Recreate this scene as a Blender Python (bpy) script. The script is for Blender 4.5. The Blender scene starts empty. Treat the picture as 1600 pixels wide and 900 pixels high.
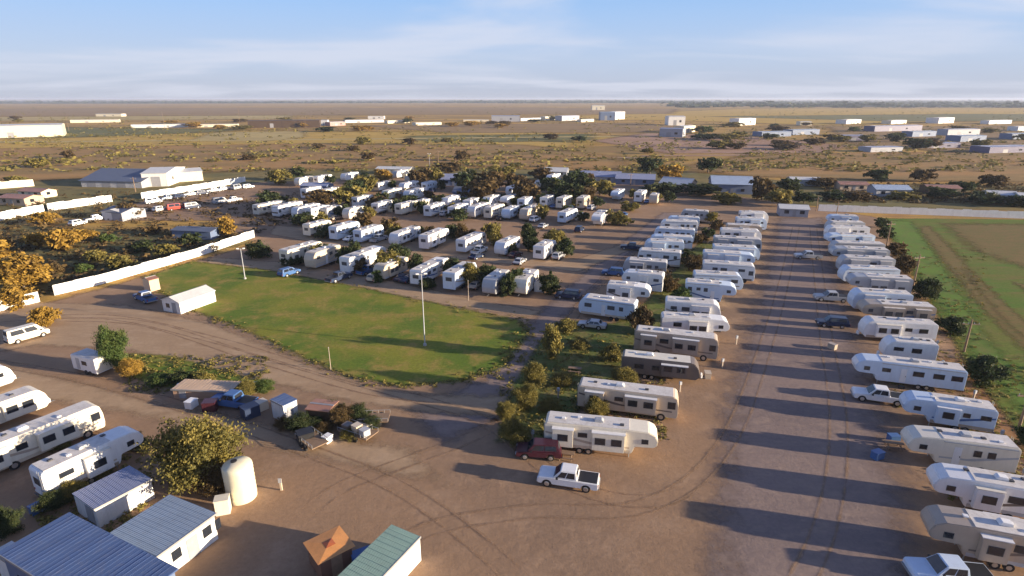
import bpy, bmesh, math, random
from mathutils import Vector, Matrix
from mathutils.noise import noise as pnoise
R_ = math.radians
random.seed(7)

# ------------------------------------------------------------------ camera, sky, sun, exposure
H = 36.0
K = H / 33.0                                     # sizes noted from the photo at a first height estimate
F = 900.0
PITCH = math.atan(296.0 / F)
scn = bpy.context.scene
C = scn.collection
cam = bpy.data.cameras.new('camera'); cam_o = bpy.data.objects.new('camera', cam); C.objects.link(cam_o)
cam_o.location = (0, 0, H); cam_o.rotation_euler = (math.pi / 2 - PITCH, 0, 0)
cam.sensor_width = 36; cam.lens = F / 1600 * 36; cam.clip_end = 60000; cam.clip_start = 0.5
scn.camera = cam_o

SUN_EL = 9.5
SUN_AZ_VEC = Vector((0.972, -0.235))            # horizontal direction towards the sun
world = bpy.data.worlds.new("World"); scn.world = world; world.use_nodes = True
wn = world.node_tree; wn.nodes.clear()
def N(t, ty, **kw):
    n = t.nodes.new(ty)
    for k, v in kw.items(): setattr(n, k, v)
    return n
out = N(wn, 'ShaderNodeOutputWorld'); bg = N(wn, 'ShaderNodeBackground')
sky = N(wn, 'ShaderNodeTexSky', sky_type='NISHITA')
sky.sun_disc = False; sky.sun_elevation = R_(SUN_EL)
sky.sun_rotation = math.atan2(SUN_AZ_VEC.x, SUN_AZ_VEC.y)
sky.air_density = 1.0; sky.dust_density = 0.6; sky.ozone_density = 1.6
bg.inputs['Strength'].default_value = 0.06
# thin cirrus streaks, laid out on sky directions
tc = N(wn, 'ShaderNodeTexCoord'); sp = N(wn, 'ShaderNodeSeparateXYZ')
wn.links.new(tc.outputs['Generated'], sp.inputs[0])
zc = N(wn, 'ShaderNodeMath', operation='ADD'); wn.links.new(sp.outputs['Z'], zc.inputs[0]); zc.inputs[1].default_value = 0.09
zc2 = N(wn, 'ShaderNodeMath', operation='MAXIMUM'); wn.links.new(zc.outputs[0], zc2.inputs[0]); zc2.inputs[1].default_value = 0.02
dx = N(wn, 'ShaderNodeMath', operation='DIVIDE'); wn.links.new(sp.outputs['X'], dx.inputs[0]); wn.links.new(zc2.outputs[0], dx.inputs[1])
dy = N(wn, 'ShaderNodeMath', operation='DIVIDE'); wn.links.new(sp.outputs['Y'], dy.inputs[0]); wn.links.new(zc2.outputs[0], dy.inputs[1])
cb = N(wn, 'ShaderNodeCombineXYZ'); wn.links.new(dx.outputs[0], cb.inputs[0]); wn.links.new(dy.outputs[0], cb.inputs[1])
mp = N(wn, 'ShaderNodeMapping'); mp.inputs['Rotation'].default_value = (0, 0, R_(-14)); mp.inputs['Scale'].default_value = (0.34, 0.5, 1); mp.inputs['Location'].default_value = (3.1, 1.45, 0)
wn.links.new(cb.outputs[0], mp.inputs[0])
cn = N(wn, 'ShaderNodeTexNoise'); cn.inputs['Scale'].default_value = 1.0; cn.inputs['Detail'].default_value = 6; cn.inputs['Roughness'].default_value = 0.5
cn.inputs['Distortion'].default_value = 0.5
wn.links.new(mp.outputs[0], cn.inputs['Vector'])
cr = N(wn, 'ShaderNodeMapRange', interpolation_type='SMOOTHSTEP'); cr.inputs['From Min'].default_value = 0.44; cr.inputs['From Max'].default_value = 0.66
cr.inputs['To Max'].default_value = 0.62
wn.links.new(cn.outputs['Fac'], cr.inputs['Value'])
SKYTINT = N(wn, 'ShaderNodeMix', data_type='RGBA', blend_type='MULTIPLY'); SKYTINT.inputs['Factor'].default_value = 1
SKYTINT.inputs[7].default_value = (0.80, 0.94, 1.6, 1)
wn.links.new(sky.outputs[0], SKYTINT.inputs[6])
# pale lower sky: whitish at the horizon, light blue some degrees up, giving way to the sky texture above
lowr = N(wn, 'ShaderNodeValToRGB'); wn.links.new(sp.outputs['Z'], lowr.inputs[0])
e = lowr.color_ramp.elements; e[0].position = 0.0; e[0].color = (0.62, 0.66, 0.80, 1); e[1].position = 0.15; e[1].color = (0.42, 0.68, 1.08, 1)
e2 = lowr.color_ramp.elements.new(0.06); e2.color = (0.60, 0.72, 0.94, 1)
lows = N(wn, 'ShaderNodeVectorMath', operation='SCALE'); wn.links.new(lowr.outputs[0], lows.inputs[0]); lows.inputs['Scale'].default_value = 6.0
hz = N(wn, 'ShaderNodeMapRange', interpolation_type='SMOOTHSTEP'); hz.inputs['From Min'].default_value = 0.10; hz.inputs['From Max'].default_value = 0.34
hz.inputs['To Min'].default_value = 0.9; hz.inputs['To Max'].default_value = 0.0
wn.links.new(sp.outputs['Z'], hz.inputs['Value'])
mxh = N(wn, 'ShaderNodeMix', data_type='RGBA'); wn.links.new(hz.outputs[0], mxh.inputs['Factor'])
wn.links.new(SKYTINT.outputs[2], mxh.inputs[6]); wn.links.new(lows.outputs[0], mxh.inputs[7])
mxc = N(wn, 'ShaderNodeMix', data_type='RGBA'); wn.links.new(cr.outputs[0], mxc.inputs['Factor'])
wn.links.new(mxh.outputs[2], mxc.inputs[6]); mxc.inputs[7].default_value = (5.0, 5.2, 6.0, 1)
wn.links.new(mxc.outputs[2], bg.inputs['Color']); wn.links.new(bg.outputs[0], out.inputs[0])

sun = bpy.data.lights.new('sun', 'SUN'); sun.energy = 5.0; sun.angle = R_(0.6); sun.color = (1.0, 0.83, 0.62)
sun_o = bpy.data.objects.new('sun', sun); C.objects.link(sun_o)
sv = Vector((SUN_AZ_VEC.x * math.cos(R_(SUN_EL)), SUN_AZ_VEC.y * math.cos(R_(SUN_EL)), math.sin(R_(SUN_EL))))
sun_o.rotation_euler = (-sv).to_track_quat('-Z', 'Y').to_euler(); sun_o.location = (60, -40, 80)
vs = scn.view_settings; vs.view_transform = 'Standard'; vs.look = 'None'; vs.gamma = 1; vs.use_curve_mapping = False; vs.exposure = 1.3

# ------------------------------------------------------------------ helpers
cp, sn = math.cos(PITCH), math.sin(PITCH)
def G(px, py, z=0.0):
    """ground point seen at photo pixel (1600x900 grid)"""
    d = Vector((px - 800, F * cp + (450 - py) * sn, -F * sn + (450 - py) * cp))
    t = (z - H) / d.z
    return Vector((d.x * t, d.y * t, z))
def dist(p): return math.hypot(p.x, p.y)

_m = {}
def mat(name, col, rough=0.7, metal=0.0, var=0.12, scale=1.2, bump=0.0, bscale=8, spec=0.4, dirt=None, dirtk=0.4, alpha=None, gen=True):
    if name in _m: return _m[name]
    m = bpy.data.materials.new(name); m.use_nodes = True; t = m.node_tree; b = t.nodes['Principled BSDF']
    b.inputs['Roughness'].default_value = rough; b.inputs['Metallic'].default_value = metal
    b.inputs['Specular IOR Level'].default_value = spec
    tcx = N(t, 'ShaderNodeTexCoord'); geo = N(t, 'ShaderNodeNewGeometry')
    n = N(t, 'ShaderNodeTexNoise'); n.inputs['Scale'].default_value = scale; n.inputs['Detail'].default_value = 5; n.inputs['Roughness'].default_value = 0.6
    t.links.new(tcx.outputs['Object'], n.inputs['Vector'])
    mr = N(t, 'ShaderNodeMapRange'); mr.inputs['From Min'].default_value = 0.3; mr.inputs['From Max'].default_value = 0.7
    mr.inputs['To Min'].default_value = 1 - var; mr.inputs['To Max'].default_value = 1 + var
    t.links.new(n.outputs['Fac'], mr.inputs['Value'])
    mu = N(t, 'ShaderNodeVectorMath', operation='SCALE'); mu.inputs[0].default_value = col[:3]
    t.links.new(mr.outputs[0], mu.inputs['Scale'])
    last = mu.outputs[0]
    if dirt:
        n2 = N(t, 'ShaderNodeTexNoise'); n2.inputs['Scale'].default_value = 0.9; n2.inputs['Detail'].default_value = 8; n2.inputs['Roughness'].default_value = 0.75
        mpp = N(t, 'ShaderNodeMapping'); mpp.inputs['Scale'].default_value = (2.2, 2.2, 0.35)
        t.links.new(tcx.outputs['Object'], mpp.inputs[0]); t.links.new(mpp.outputs[0], n2.inputs['Vector'])
        m2 = N(t, 'ShaderNodeMapRange'); m2.inputs['From Min'].default_value = 0.48; m2.inputs['From Max'].default_value = 0.75; m2.inputs['To Max'].default_value = dirtk
        t.links.new(n2.outputs['Fac'], m2.inputs['Value'])
        mx = N(t, 'ShaderNodeMix', data_type='RGBA'); t.links.new(m2.outputs[0], mx.inputs['Factor'])
        t.links.new(last, mx.inputs[6]); mx.inputs[7].default_value = (*dirt, 1); last = mx.outputs[2]
    t.links.new(last, b.inputs['Base Color'])
    if bump:
        n3 = N(t, 'ShaderNodeTexNoise'); n3.inputs['Scale'].default_value = bscale; n3.inputs['Detail'].default_value = 4
        t.links.new(tcx.outputs['Object'], n3.inputs['Vector'])
        bp = N(t, 'ShaderNodeBump'); bp.inputs['Strength'].default_value = bump; t.links.new(n3.outputs['Fac'], bp.inputs['Height']); t.links.new(bp.outputs[0], b.inputs['Normal'])
    _m[name] = m; return m

def corrugated(name, col, rough=0.45, metal=0.0, scale=3.0, axis='x', dirt=(0.25, 0.2, 0.15)):
    """painted sheet metal with raised ribs"""
    if name in _m: return _m[name]
    m = mat(name, col, rough, metal, 0.07, 0.6, dirt=dirt, dirtk=0.25)
    t = m.node_tree; b = t.nodes['Principled BSDF']
    tcx = N(t, 'ShaderNodeTexCoord'); w = N(t, 'ShaderNodeTexWave', wave_type='BANDS', bands_direction=axis.upper())
    w.inputs['Scale'].default_value = scale; w.inputs['Distortion'].default_value = 0
    t.links.new(tcx.outputs['Object'], w.inputs['Vector'])
    bp = N(t, 'ShaderNodeBump'); bp.inputs['Strength'].default_value = 0.5; bp.inputs['Distance'].default_value = 0.04
    t.links.new(w.outputs['Fac'], bp.inputs['Height']); t.links.new(bp.outputs[0], b.inputs['Normal'])
    return m

def soil(name, a, b_, c, s1=0.03, s2=0.25, edge=True, streak=None, rough=0.95, fine=0.18):
    """ground cover: three natural colours mixed by noises of two sizes; optional ragged edge"""
    m = bpy.data.materials.new(name); m.use_nodes = True; t = m.node_tree; p = t.nodes['Principled BSDF']
    p.inputs['Roughness'].default_value = rough; p.inputs['Specular IOR Level'].default_value = 0.15
    tcx = N(t, 'ShaderNodeTexCoord')
    def noi(s, det=6, rg=0.6, src=None):
        n = N(t, 'ShaderNodeTexNoise'); n.inputs['Scale'].default_value = s; n.inputs['Detail'].default_value = det; n.inputs['Roughness'].default_value = rg
        t.links.new(src or tcx.outputs['Object'], n.inputs['Vector']); return n
    src = None
    if streak:
        mpp = N(t, 'ShaderNodeMapping'); mpp.inputs['Rotation'].default_value = (0, 0, R_(streak[0])); mpp.inputs['Scale'].default_value = (1, streak[1], 1)
        t.links.new(tcx.outputs['Object'], mpp.inputs[0]); src = mpp.outputs[0]
    def ramp(n, lo, hi):
        r = N(t, 'ShaderNodeMapRange', interpolation_type='SMOOTHSTEP'); r.inputs['From Min'].default_value = lo; r.inputs['From Max'].default_value = hi
        t.links.new(n.outputs['Fac'], r.inputs['Value']); return r
    r1 = ramp(noi(s1, 5, 0.55, src), 0.38, 0.62); r2 = ramp(noi(s2, 7, 0.7, src), 0.45, 0.7)
    m1 = N(t, 'ShaderNodeMix', data_type='RGBA'); t.links.new(r1.outputs[0], m1.inputs['Factor']); m1.inputs[6].default_value = (*a, 1); m1.inputs[7].default_value = (*b_, 1)
    m2 = N(t, 'ShaderNodeMix', data_type='RGBA'); t.links.new(r2.outputs[0], m2.inputs['Factor']); t.links.new(m1.outputs[2], m2.inputs[6]); m2.inputs[7].default_value = (*c, 1)
    nf = noi(2.2, 6, 0.75); rf = N(t, 'ShaderNodeMapRange'); rf.inputs['From Min'].default_value = 0.3; rf.inputs['From Max'].default_value = 0.7
    rf.inputs['To Min'].default_value = 1 - fine; rf.inputs['To Max'].default_value = 1 + fine; t.links.new(nf.outputs['Fac'], rf.inputs['Value'])
    sc = N(t, 'ShaderNodeVectorMath', operation='SCALE'); t.links.new(m2.outputs[2], sc.inputs[0]); t.links.new(rf.outputs[0], sc.inputs['Scale'])
    t.links.new(sc.outputs[0], p.inputs['Base Color'])
    bp = N(t, 'ShaderNodeBump'); bp.inputs['Strength'].default_value = 0.35; bp.inputs['Distance'].default_value = 0.12
    t.links.new(noi(1.1, 6, 0.7).outputs['Fac'], bp.inputs['Height']); t.links.new(bp.outputs[0], p.inputs['Normal'])
    if edge:
        at = N(t, 'ShaderNodeAttribute', attribute_name='edge')
        ne = noi(0.45, 6, 0.7)
        ad = N(t, 'ShaderNodeMath', operation='MULTIPLY_ADD'); t.links.new(ne.outputs['Fac'], ad.inputs[0]); ad.inputs[1].default_value = 2.4; t.links.new(at.outputs['Fac'], ad.inputs[2])
        th = N(t, 'ShaderNodeMapRange', interpolation_type='SMOOTHSTEP'); th.inputs['From Min'].default_value = 0.6; th.inputs['From Max'].default_value = 2.2
        t.links.new(ad.outputs[0], th.inputs['Value']); t.links.new(th.outputs[0], p.inputs['Alpha'])
    _m[name] = m; return m

def link(name, me, m=None, parent=None):
    o = bpy.data.objects.new(name, me); C.objects.link(o)
    if m and me and not me.materials: me.materials.append(m)
    if parent: o.parent = parent
    return o
class MB:
    """collects boxes, prisms, tubes for ONE mesh part"""
    def __init__(s): s.v = []; s.f = []
    def add(s, vs, fs):
        k = len(s.v); s.v += [tuple(v) for v in vs]; s.f += [tuple(i + k for i in f) for f in fs]; return s
    def box(s, x0, x1, y0, y1, z0, z1, M=None):
        vs = [Vector((x, y, z)) for x in (x0, x1) for y in (y0, y1) for z in (z0, z1)]
        if M: vs = [M @ v for v in vs]
        return s.add(vs, [(0, 1, 3, 2), (4, 6, 7, 5), (0, 4, 5, 1), (2, 3, 7, 6), (0, 2, 6, 4), (1, 5, 7, 3)])
    def prism(s, prof, y0, y1):
        """xz profile extruded along y"""
        n = len(prof); vs = [(x, y0, z) for x, z in prof] + [(x, y1, z) for x, z in prof]
        return s.add(vs, [tuple(range(n))[::-1], tuple(range(n, 2 * n))] + [(i, (i + 1) % n, n + (i + 1) % n, n + i) for i in range(n)])
    def tube(s, p, q, r0, r1=None, seg=8, caps=True):
        p = Vector(p); q = Vector(q); r1 = r0 if r1 is None else r1
        w = (q - p).normalized(); a = w.orthogonal().normalized(); b = w.cross(a)
        vs = [];
        for c, r in ((p, r0), (q, r1)):
            for i in range(seg):
                t = 2 * math.pi * i / seg; vs.append(c + a * math.cos(t) * r + b * math.sin(t) * r)
        fs = [(i, (i + 1) % seg, seg + (i + 1) % seg, seg + i) for i in range(seg)]
        if caps: fs += [tuple(range(seg))[::-1], tuple(range(seg, 2 * seg))]
        return s.add(vs, fs)
    def quad(s, a, b, c, d): return s.add([a, b, c, d], [(0, 1, 2, 3)])
    def build(s, name, m, parent=None, bevel=0.0, smooth=False, seg=2):
        me = bpy.data.meshes.new(name); me.from_pydata(s.v, [], s.f)
        bm = bmesh.new(); bm.from_mesh(me)
        bmesh.ops.recalc_face_normals(bm, faces=bm.faces)
        if bevel:
            es = [e for e in bm.edges if len(e.link_faces) == 2 and e.calc_face_angle(0) > 0.35]
            bmesh.ops.bevel(bm, geom=es, offset=bevel, segments=seg, affect='EDGES', clamp_overlap=True)
        if smooth:
            for f in bm.faces: f.smooth = True
        bm.to_mesh(me); bm.free()
        return link(name, me, m, parent)
def thing(name, label, cat, loc, rz=0, group=None):
    o = bpy.data.objects.new(name, None); C.objects.link(o); o.empty_display_size = 0.5
    o.location = loc; o.rotation_euler = (0, 0, rz); o['label'] = label; o['category'] = cat
    if group: o['group'] = group
    return o
def tag(o, label, cat, group=None):
    o['label'] = label; o['category'] = cat
    if group: o['group'] = group
    return o
ORD = ['zeroth', 'first', 'second', 'third', 'fourth', 'fifth', 'sixth', 'seventh', 'eighth', 'ninth', 'tenth', 'eleventh', 'twelfth', 'thirteenth',
       'fourteenth', 'fifteenth', 'sixteenth', 'seventeenth', 'eighteenth', 'nineteenth', 'twentieth']
for k, t_ in enumerate(['first', 'second', 'third', 'fourth', 'fifth', 'sixth', 'seventh', 'eighth', 'ninth']): ORD.append('twenty-' + t_)
ORD.append('thirtieth')
for k, t_ in enumerate(['first', 'second', 'third', 'fourth', 'fifth', 'sixth', 'seventh', 'eighth', 'ninth']): ORD.append('thirty-' + t_)

# ------------------------------------------------------------------ ground and its covers
def ground_sheet():
    xs = [-30000, -12000, -5000, -2000, -900, -400, -200, -100, 0, 100, 200, 400, 900, 2000, 5000, 12000, 30000]
    ys = [-3000, -1000, -200, 0, 100, 200, 400, 900, 2000, 5000, 12000, 40000]
    v = [(x, y, 0) for y in ys for x in xs]; n = len(xs)
    f = [(j * n + i, j * n + i + 1, (j + 1) * n + i + 1, (j + 1) * n + i) for j in range(len(ys) - 1) for i in range(n - 1)]
    me = bpy.data.meshes.new('ground'); me.from_pydata(v, [], f)
    o = link('ground', me, soil('prairie', (0.50, 0.30, 0.07), (0.27, 0.18, 0.055), (0.31, 0.16, 0.07), 0.006, 0.05, edge=False, streak=(0, 3.0), fine=0.3))
    o['kind'] = 'structure'
ground_sheet()
_lvl = [24]                                     # far covers use the upper levels, the park starts again at 0
def seg_d(p, a, b):
    ab = (b[0] - a[0], b[1] - a[1]); l = ab[0] ** 2 + ab[1] ** 2
    t = 0 if l == 0 else max(0, min(1, ((p[0] - a[0]) * ab[0] + (p[1] - a[1]) * ab[1]) / l))
    return math.hypot(p[0] - a[0] - ab[0] * t, p[1] - a[1] - ab[1] * t)
def inside(p, poly):
    c = False; j = len(poly) - 1
    for i in range(len(poly)):
        if (poly[i][1] > p[1]) != (poly[j][1] > p[1]) and p[0] < (poly[j][0] - poly[i][0]) * (p[1] - poly[i][1]) / (poly[j][1] - poly[i][1]) + poly[i][0]: c = not c
        j = i
    return c
def patch(name, pix, m, cell=2.0, unit=1.0, world_pts=False):
    """thin cover following an outline; attribute 'edge' = distance to the outline / unit, so the rim can be ragged"""
    poly = [(p[0], p[1]) for p in pix] if world_pts else [tuple(G(*p))[:2] for p in pix]
    _lvl[0] += 1; z = 0.004 * _lvl[0]
    x0 = min(p[0] for p in poly) - cell; x1 = max(p[0] for p in poly) + cell; y0 = min(p[1] for p in poly) - cell; y1 = max(p[1] for p in poly) + cell
    cy_ = max(cell, (y1 - y0) / 160); cx_ = max(cell, (x1 - x0) / 160)
    nx = int((x1 - x0) / cx_) + 2; ny = int((y1 - y0) / cy_) + 2
    sd = {}
    for j in range(ny):
        for i in range(nx):
            p = (x0 + i * cx_, y0 + j * cy_); d = min(seg_d(p, poly[k], poly[(k + 1) % len(poly)]) for k in range(len(poly)))
            sd[i, j] = (d if inside(p, poly) else -d)
    v = []; idx = {}; f = []; att = []
    def vi(i, j):
        if (i, j) not in idx: idx[i, j] = len(v); v.append((x0 + i * cx_, y0 + j * cy_, z)); att.append(sd[i, j] / unit)
        return idx[i, j]
    for j in range(ny - 1):
        for i in range(nx - 1):
            if max(sd[i, j], sd[i + 1, j], sd[i, j + 1], sd[i + 1, j + 1]) > -1.2 * unit: f.append((vi(i, j), vi(i + 1, j), vi(i + 1, j + 1), vi(i, j + 1)))
    me = bpy.data.meshes.new(name); me.from_pydata(v, [], f)
    a = me.attributes.new('edge', 'FLOAT', 'POINT'); a.data.foreach_set('value', att)
    o = link(name, me, m); o['kind'] = 'structure'; return o

ochre = soil('dry_grass', (0.52, 0.34, 0.07), (0.43, 0.29, 0.06), (0.45, 0.25, 0.08), 0.01, 0.06, fine=0.3, streak=(3, 3))
pale = soil('pale_stubble', (0.50, 0.38, 0.15), (0.40, 0.30, 0.12), (0.36, 0.26, 0.10), 0.01, 0.05, streak=(2, 4))
rust = soil('rust_scrub', (0.38, 0.21, 0.075), (0.25, 0.165, 0.06), (0.38, 0.23, 0.08), 0.008, 0.06, fine=0.3, streak=(-2, 4))
pink = soil('bare_caliche', (0.42, 0.26, 0.18), (0.34, 0.20, 0.13), (0.30, 0.19, 0.10), 0.01, 0.07, streak=(0, 4))
olive_g = soil('olive_scrub', (0.17, 0.15, 0.055), (0.23, 0.17, 0.06), (0.11, 0.10, 0.04), 0.02, 0.12, fine=0.3)
U = 30
tan_m0 = soil('track_dust', (0.42, 0.29, 0.18), (0.36, 0.25, 0.15), (0.46, 0.33, 0.2), 0.02, 0.1)
patch('dry_field', [(-700, 218), (350, 204), (820, 206), (1000, 214), (900, 232), (300, 236), (-700, 250)], ochre, 20, U)
patch('stubble_field', [(290, 221), (330, 207), (476, 205), (480, 214), (420, 221)], pale, 10, 8)
patch('stubble_field', [(-400, 186), (100, 182), (460, 180), (460, 186), (-400, 192)], pale, 20, U)
patch('dry_field', [(820, 184), (1150, 170), (2100, 168), (2100, 192), (1500, 190), (1280, 196), (1100, 190)], ochre, 20, U)
grn = soil('green_pasture', (0.15, 0.15, 0.05), (0.20, 0.17, 0.06), (0.11, 0.11, 0.04), 0.006, 0.04, streak=(2, 4))
brn = soil('brown_pasture', (0.28, 0.18, 0.085), (0.33, 0.21, 0.09), (0.22, 0.15, 0.07), 0.006, 0.04, streak=(-2, 4))
wood_f = soil('wood_floor', (0.055, 0.06, 0.035), (0.075, 0.07, 0.04), (0.045, 0.05, 0.03), 0.003, 0.02)
patch('wood_floor', [(1040, 157), (3000, 156.6), (3000, 170), (1900, 169), (1600, 168), (1300, 167), (1160, 166), (1080, 163)], wood_f, 40, 60)
patch('wood_floor', [(-1500, 158.6), (-200, 158), (1050, 156.6), (1050, 160.5), (600, 161), (200, 162), (-1500, 163)], wood_f, 60, 60)
patch('brown_field', [(-600, 172), (200, 169), (760, 168), (1060, 170), (1050, 178), (500, 180), (-600, 184)], brn, 20, U)
patch('green_pasture', [(-600, 200), (0, 197), (380, 202), (360, 206), (100, 216), (-600, 222)], grn, 20, U)
patch('brown_field', [(560, 196), (1000, 192), (1100, 200), (1000, 207), (700, 208)], brn, 10, 12)
patch('green_pasture', [(640, 212), (930, 209), (930, 219), (780, 223), (620, 219)], grn, 10, 12)
patch('brown_field', [(1290, 198), (1500, 197), (2100, 194), (2100, 232), (1500, 240), (1330, 226)], brn, 10, 12)
patch('green_pasture', [(1100, 182), (1500, 178), (2100, 180), (2100, 188), (1400, 190)], grn, 20, U)
patch('country_road', [(-600, 226), (500, 217), (1000, 212), (1000, 213.5), (500, 219), (-600, 229)], pale, 6, 2.5)
patch('country_road', [(1000, 243), (1500, 238), (2100, 241), (2100, 243), (1500, 240), (1000, 245)], pink, 4, 1.5)
patch('country_road', [(-300, 245), (500, 240), (1000, 246), (1000, 248), (500, 242.5), (-300, 248)], tan_m0, 4, 1.5)
patch('scrub_field', [(-300, 262), (0, 232), (500, 224), (820, 226), (960, 244), (1000, 266), (700, 262), (420, 266), (-300, 300)], rust, 10, 12)
patch('bare_dirt_field', [(925, 220), (1010, 208), (1160, 212), (1330, 228), (1290, 240), (1040, 240)], pink, 8, 8)
patch('scrub_field', [(1050, 262), (1180, 240), (1700, 236), (2100, 250), (2100, 290), (1400, 284), (1150, 276)], rust, 8, 10)
_lvl[0] = 0
patch('green_scrub', [(-500, 430), (-300, 300), (180, 276), (420, 262), (700, 262), (1100, 270), (1300, 290), (1900, 290), (1900, 336), (1275, 322), (420, 300), (0, 350), (420, 372), (0, 480), (-500, 640)], olive_g, 3, 2.5)
yard_m = soil('yard_dirt', (0.335, 0.208, 0.118), (0.27, 0.175, 0.108), (0.37, 0.24, 0.145), 0.035, 0.22, fine=0.12)
patch('gravel_yard', [(-500, 560), (0, 492), (175, 446), (402, 380), (330, 345), (150, 345), (200, 318), (400, 285), (640, 276), (1000, 285), (1275, 324), (1372, 340), (1420, 430), (1490, 530), (1560, 640), (1720, 800), (1900, 1400), (-900, 1400)], yard_m, 2.0, 1.5)
grey_m = soil('packed_gravel', (0.265, 0.195, 0.16), (0.22, 0.165, 0.14), (0.30, 0.22, 0.17), 0.05, 0.3, fine=0.14, streak=(70, 2.5))
tan_m = soil('dusty_track', (0.41, 0.28, 0.165), (0.36, 0.24, 0.14), (0.45, 0.315, 0.195), 0.05, 0.25, fine=0.1, streak=(30, 2.5))
patch('gravel_road', [(1215, 340), (1288, 340), (1325, 480), (1385, 640), (1425, 800), (1480, 1200), (1080, 1200), (1110, 800), (1130, 640), (1185, 450)], grey_m, 1.5, 3.5)
patch('gravel_road', [(1035, 332), (1075, 332), (985, 400), (880, 500), (800, 640), (690, 700), (640, 640), (760, 590), (850, 480), (940, 400)], grey_m, 1.5, 1.8)
patch('dirt_road', [(-300, 510), (60, 472), (200, 476), (330, 505), (430, 545), (540, 592), (660, 615), (800, 618), (790, 650), (680, 648), (560, 632), (420, 600), (330, 580), (200, 548), (60, 540), (-300, 600)], tan_m, 1.2, 1.2)
patch('dirt_road', [(-200, 590), (0, 566), (140, 600), (290, 640), (420, 660), (640, 700), (700, 760), (560, 730), (400, 700), (240, 655), (90, 628), (-100, 625)], tan_m, 1.2, 1.5)
patch('dirt_road', [(430, 352), (700, 372), (900, 405), (1000, 372), (1010, 380), (905, 425), (780, 412), (560, 392), (420, 366)], tan_m, 1.2, 1.0)
patch('dirt_road', [(330, 402), (450, 410), (600, 436), (750, 470), (845, 486), (835, 496), (700, 478), (560, 450), (430, 424), (320, 412)], tan_m, 1.0, 0.8)
lawn_m = soil('lawn_grass', (0.215, 0.215, 0.03), (0.115, 0.17, 0.022), (0.32, 0.225, 0.06), 0.09, 0.24, fine=0.25)
patch('lawn', [(228, 432), (300, 408), (420, 422), (560, 448), (700, 478), (812, 500), (828, 520), (790, 572), (720, 596), (630, 604), (545, 590), (450, 548), (360, 506), (300, 486), (250, 458)], lawn_m, 0.9, 1.0)
dk_grass = soil('rough_grass', (0.095, 0.13, 0.03), (0.14, 0.15, 0.04), (0.22, 0.17, 0.07), 0.12, 0.4, fine=0.3)
patch('grass_strip', [(775, 690), (800, 600), (845, 530), (885, 500), (960, 505), (1010, 470), (1090, 380), (1120, 380), (1080, 480), (1000, 560), (930, 620), (880, 665), (850, 690)], dk_grass, 0.8, 1.0)
patch('grass_strip', [(190, 585), (200, 552), (270, 556), (350, 580), (420, 598), (390, 618), (290, 612), (230, 600)], lawn_m, 0.7, 0.8)
field_m = soil('crop_rows', (0.10, 0.175, 0.02), (0.155, 0.165, 0.03), (0.20, 0.145, 0.045), 0.035, 0.11, fine=0.3, streak=(-62, 5))
patch('crop_field', [(1375, 341), (2300, 350), (2600, 900), (1680, 760), (1600, 690), (1530, 600), (1470, 500), (1415, 410)], field_m, 1.6, 1.0)
green_m = soil('green_verge', (0.135, 0.225, 0.03), (0.11, 0.185, 0.03), (0.17, 0.17, 0.045), 0.05, 0.3, fine=0.2)
patch('field_verge', [(1380, 344), (1425, 346), (1480, 420), (1540, 520), (1640, 640), (1900, 860), (1680, 740), (1590, 640), (1520, 560), (1460, 470), (1410, 400)], green_m, 1.2, 1.6)

_trk = [0]
def tracks(pix, m, name='tyre_tracks', gauge=1.8, w=0.85):
    ps = [G(*p) for p in pix]; out_ = []
    for k in range(len(ps) - 1):                                    # Catmull-Rom through the points
        a, b, c, d = ps[max(0, k - 1)], ps[k], ps[k + 1], ps[min(len(ps) - 1, k + 2)]; nn = max(4, int((c - b).length / 1.5))
        for i in range(nn):
            t = i / nn; out_.append(0.5 * ((2 * b) + (c - a) * t + (2 * a - 5 * b + 4 * c - d) * t * t + (3 * b - a - 3 * c + d) * t ** 3))
    _trk[0] += 1; z = 0.036 + 0.001 * _trk[0]; v = []; f = []; att = []
    for s_ in (-1, 1):
        k0 = len(v)
        for i, p in enumerate(out_):
            q = out_[min(i + 1, len(out_) - 1)] - out_[max(0, i - 1)]; n = Vector((-q.y, q.x, 0)).normalized(); c = p + n * s_ * gauge / 2
            fade = min(1, i / 6, (len(out_) - 1 - i) / 6)
            for o_, e_ in ((-w / 2, -1.2), (0, 0.25), (w / 2, -1.2)): v.append((c.x + n.x * o_, c.y + n.y * o_, z)); att.append(e_ - 1.2 * (1 - fade))
        for i in range(len(out_) - 1):
            for j in range(2): a = k0 + i * 3 + j; f.append((a, a + 1, a + 4, a + 3))
    me = bpy.data.meshes.new(name); me.from_pydata(v, [], f); a = me.attributes.new('edge', 'FLOAT', 'POINT'); a.data.foreach_set('value', att)
    o = link(name, me, m); o['kind'] = 'structure'
trk_l = soil('pale_wheel_dust', (0.335, 0.212, 0.125), (0.31, 0.198, 0.118), (0.35, 0.225, 0.138), 0.1, 0.4)
trk_d = soil('dark_wheel_dust', (0.30, 0.193, 0.115), (0.29, 0.188, 0.112), (0.315, 0.20, 0.12), 0.1, 0.4)
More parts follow.
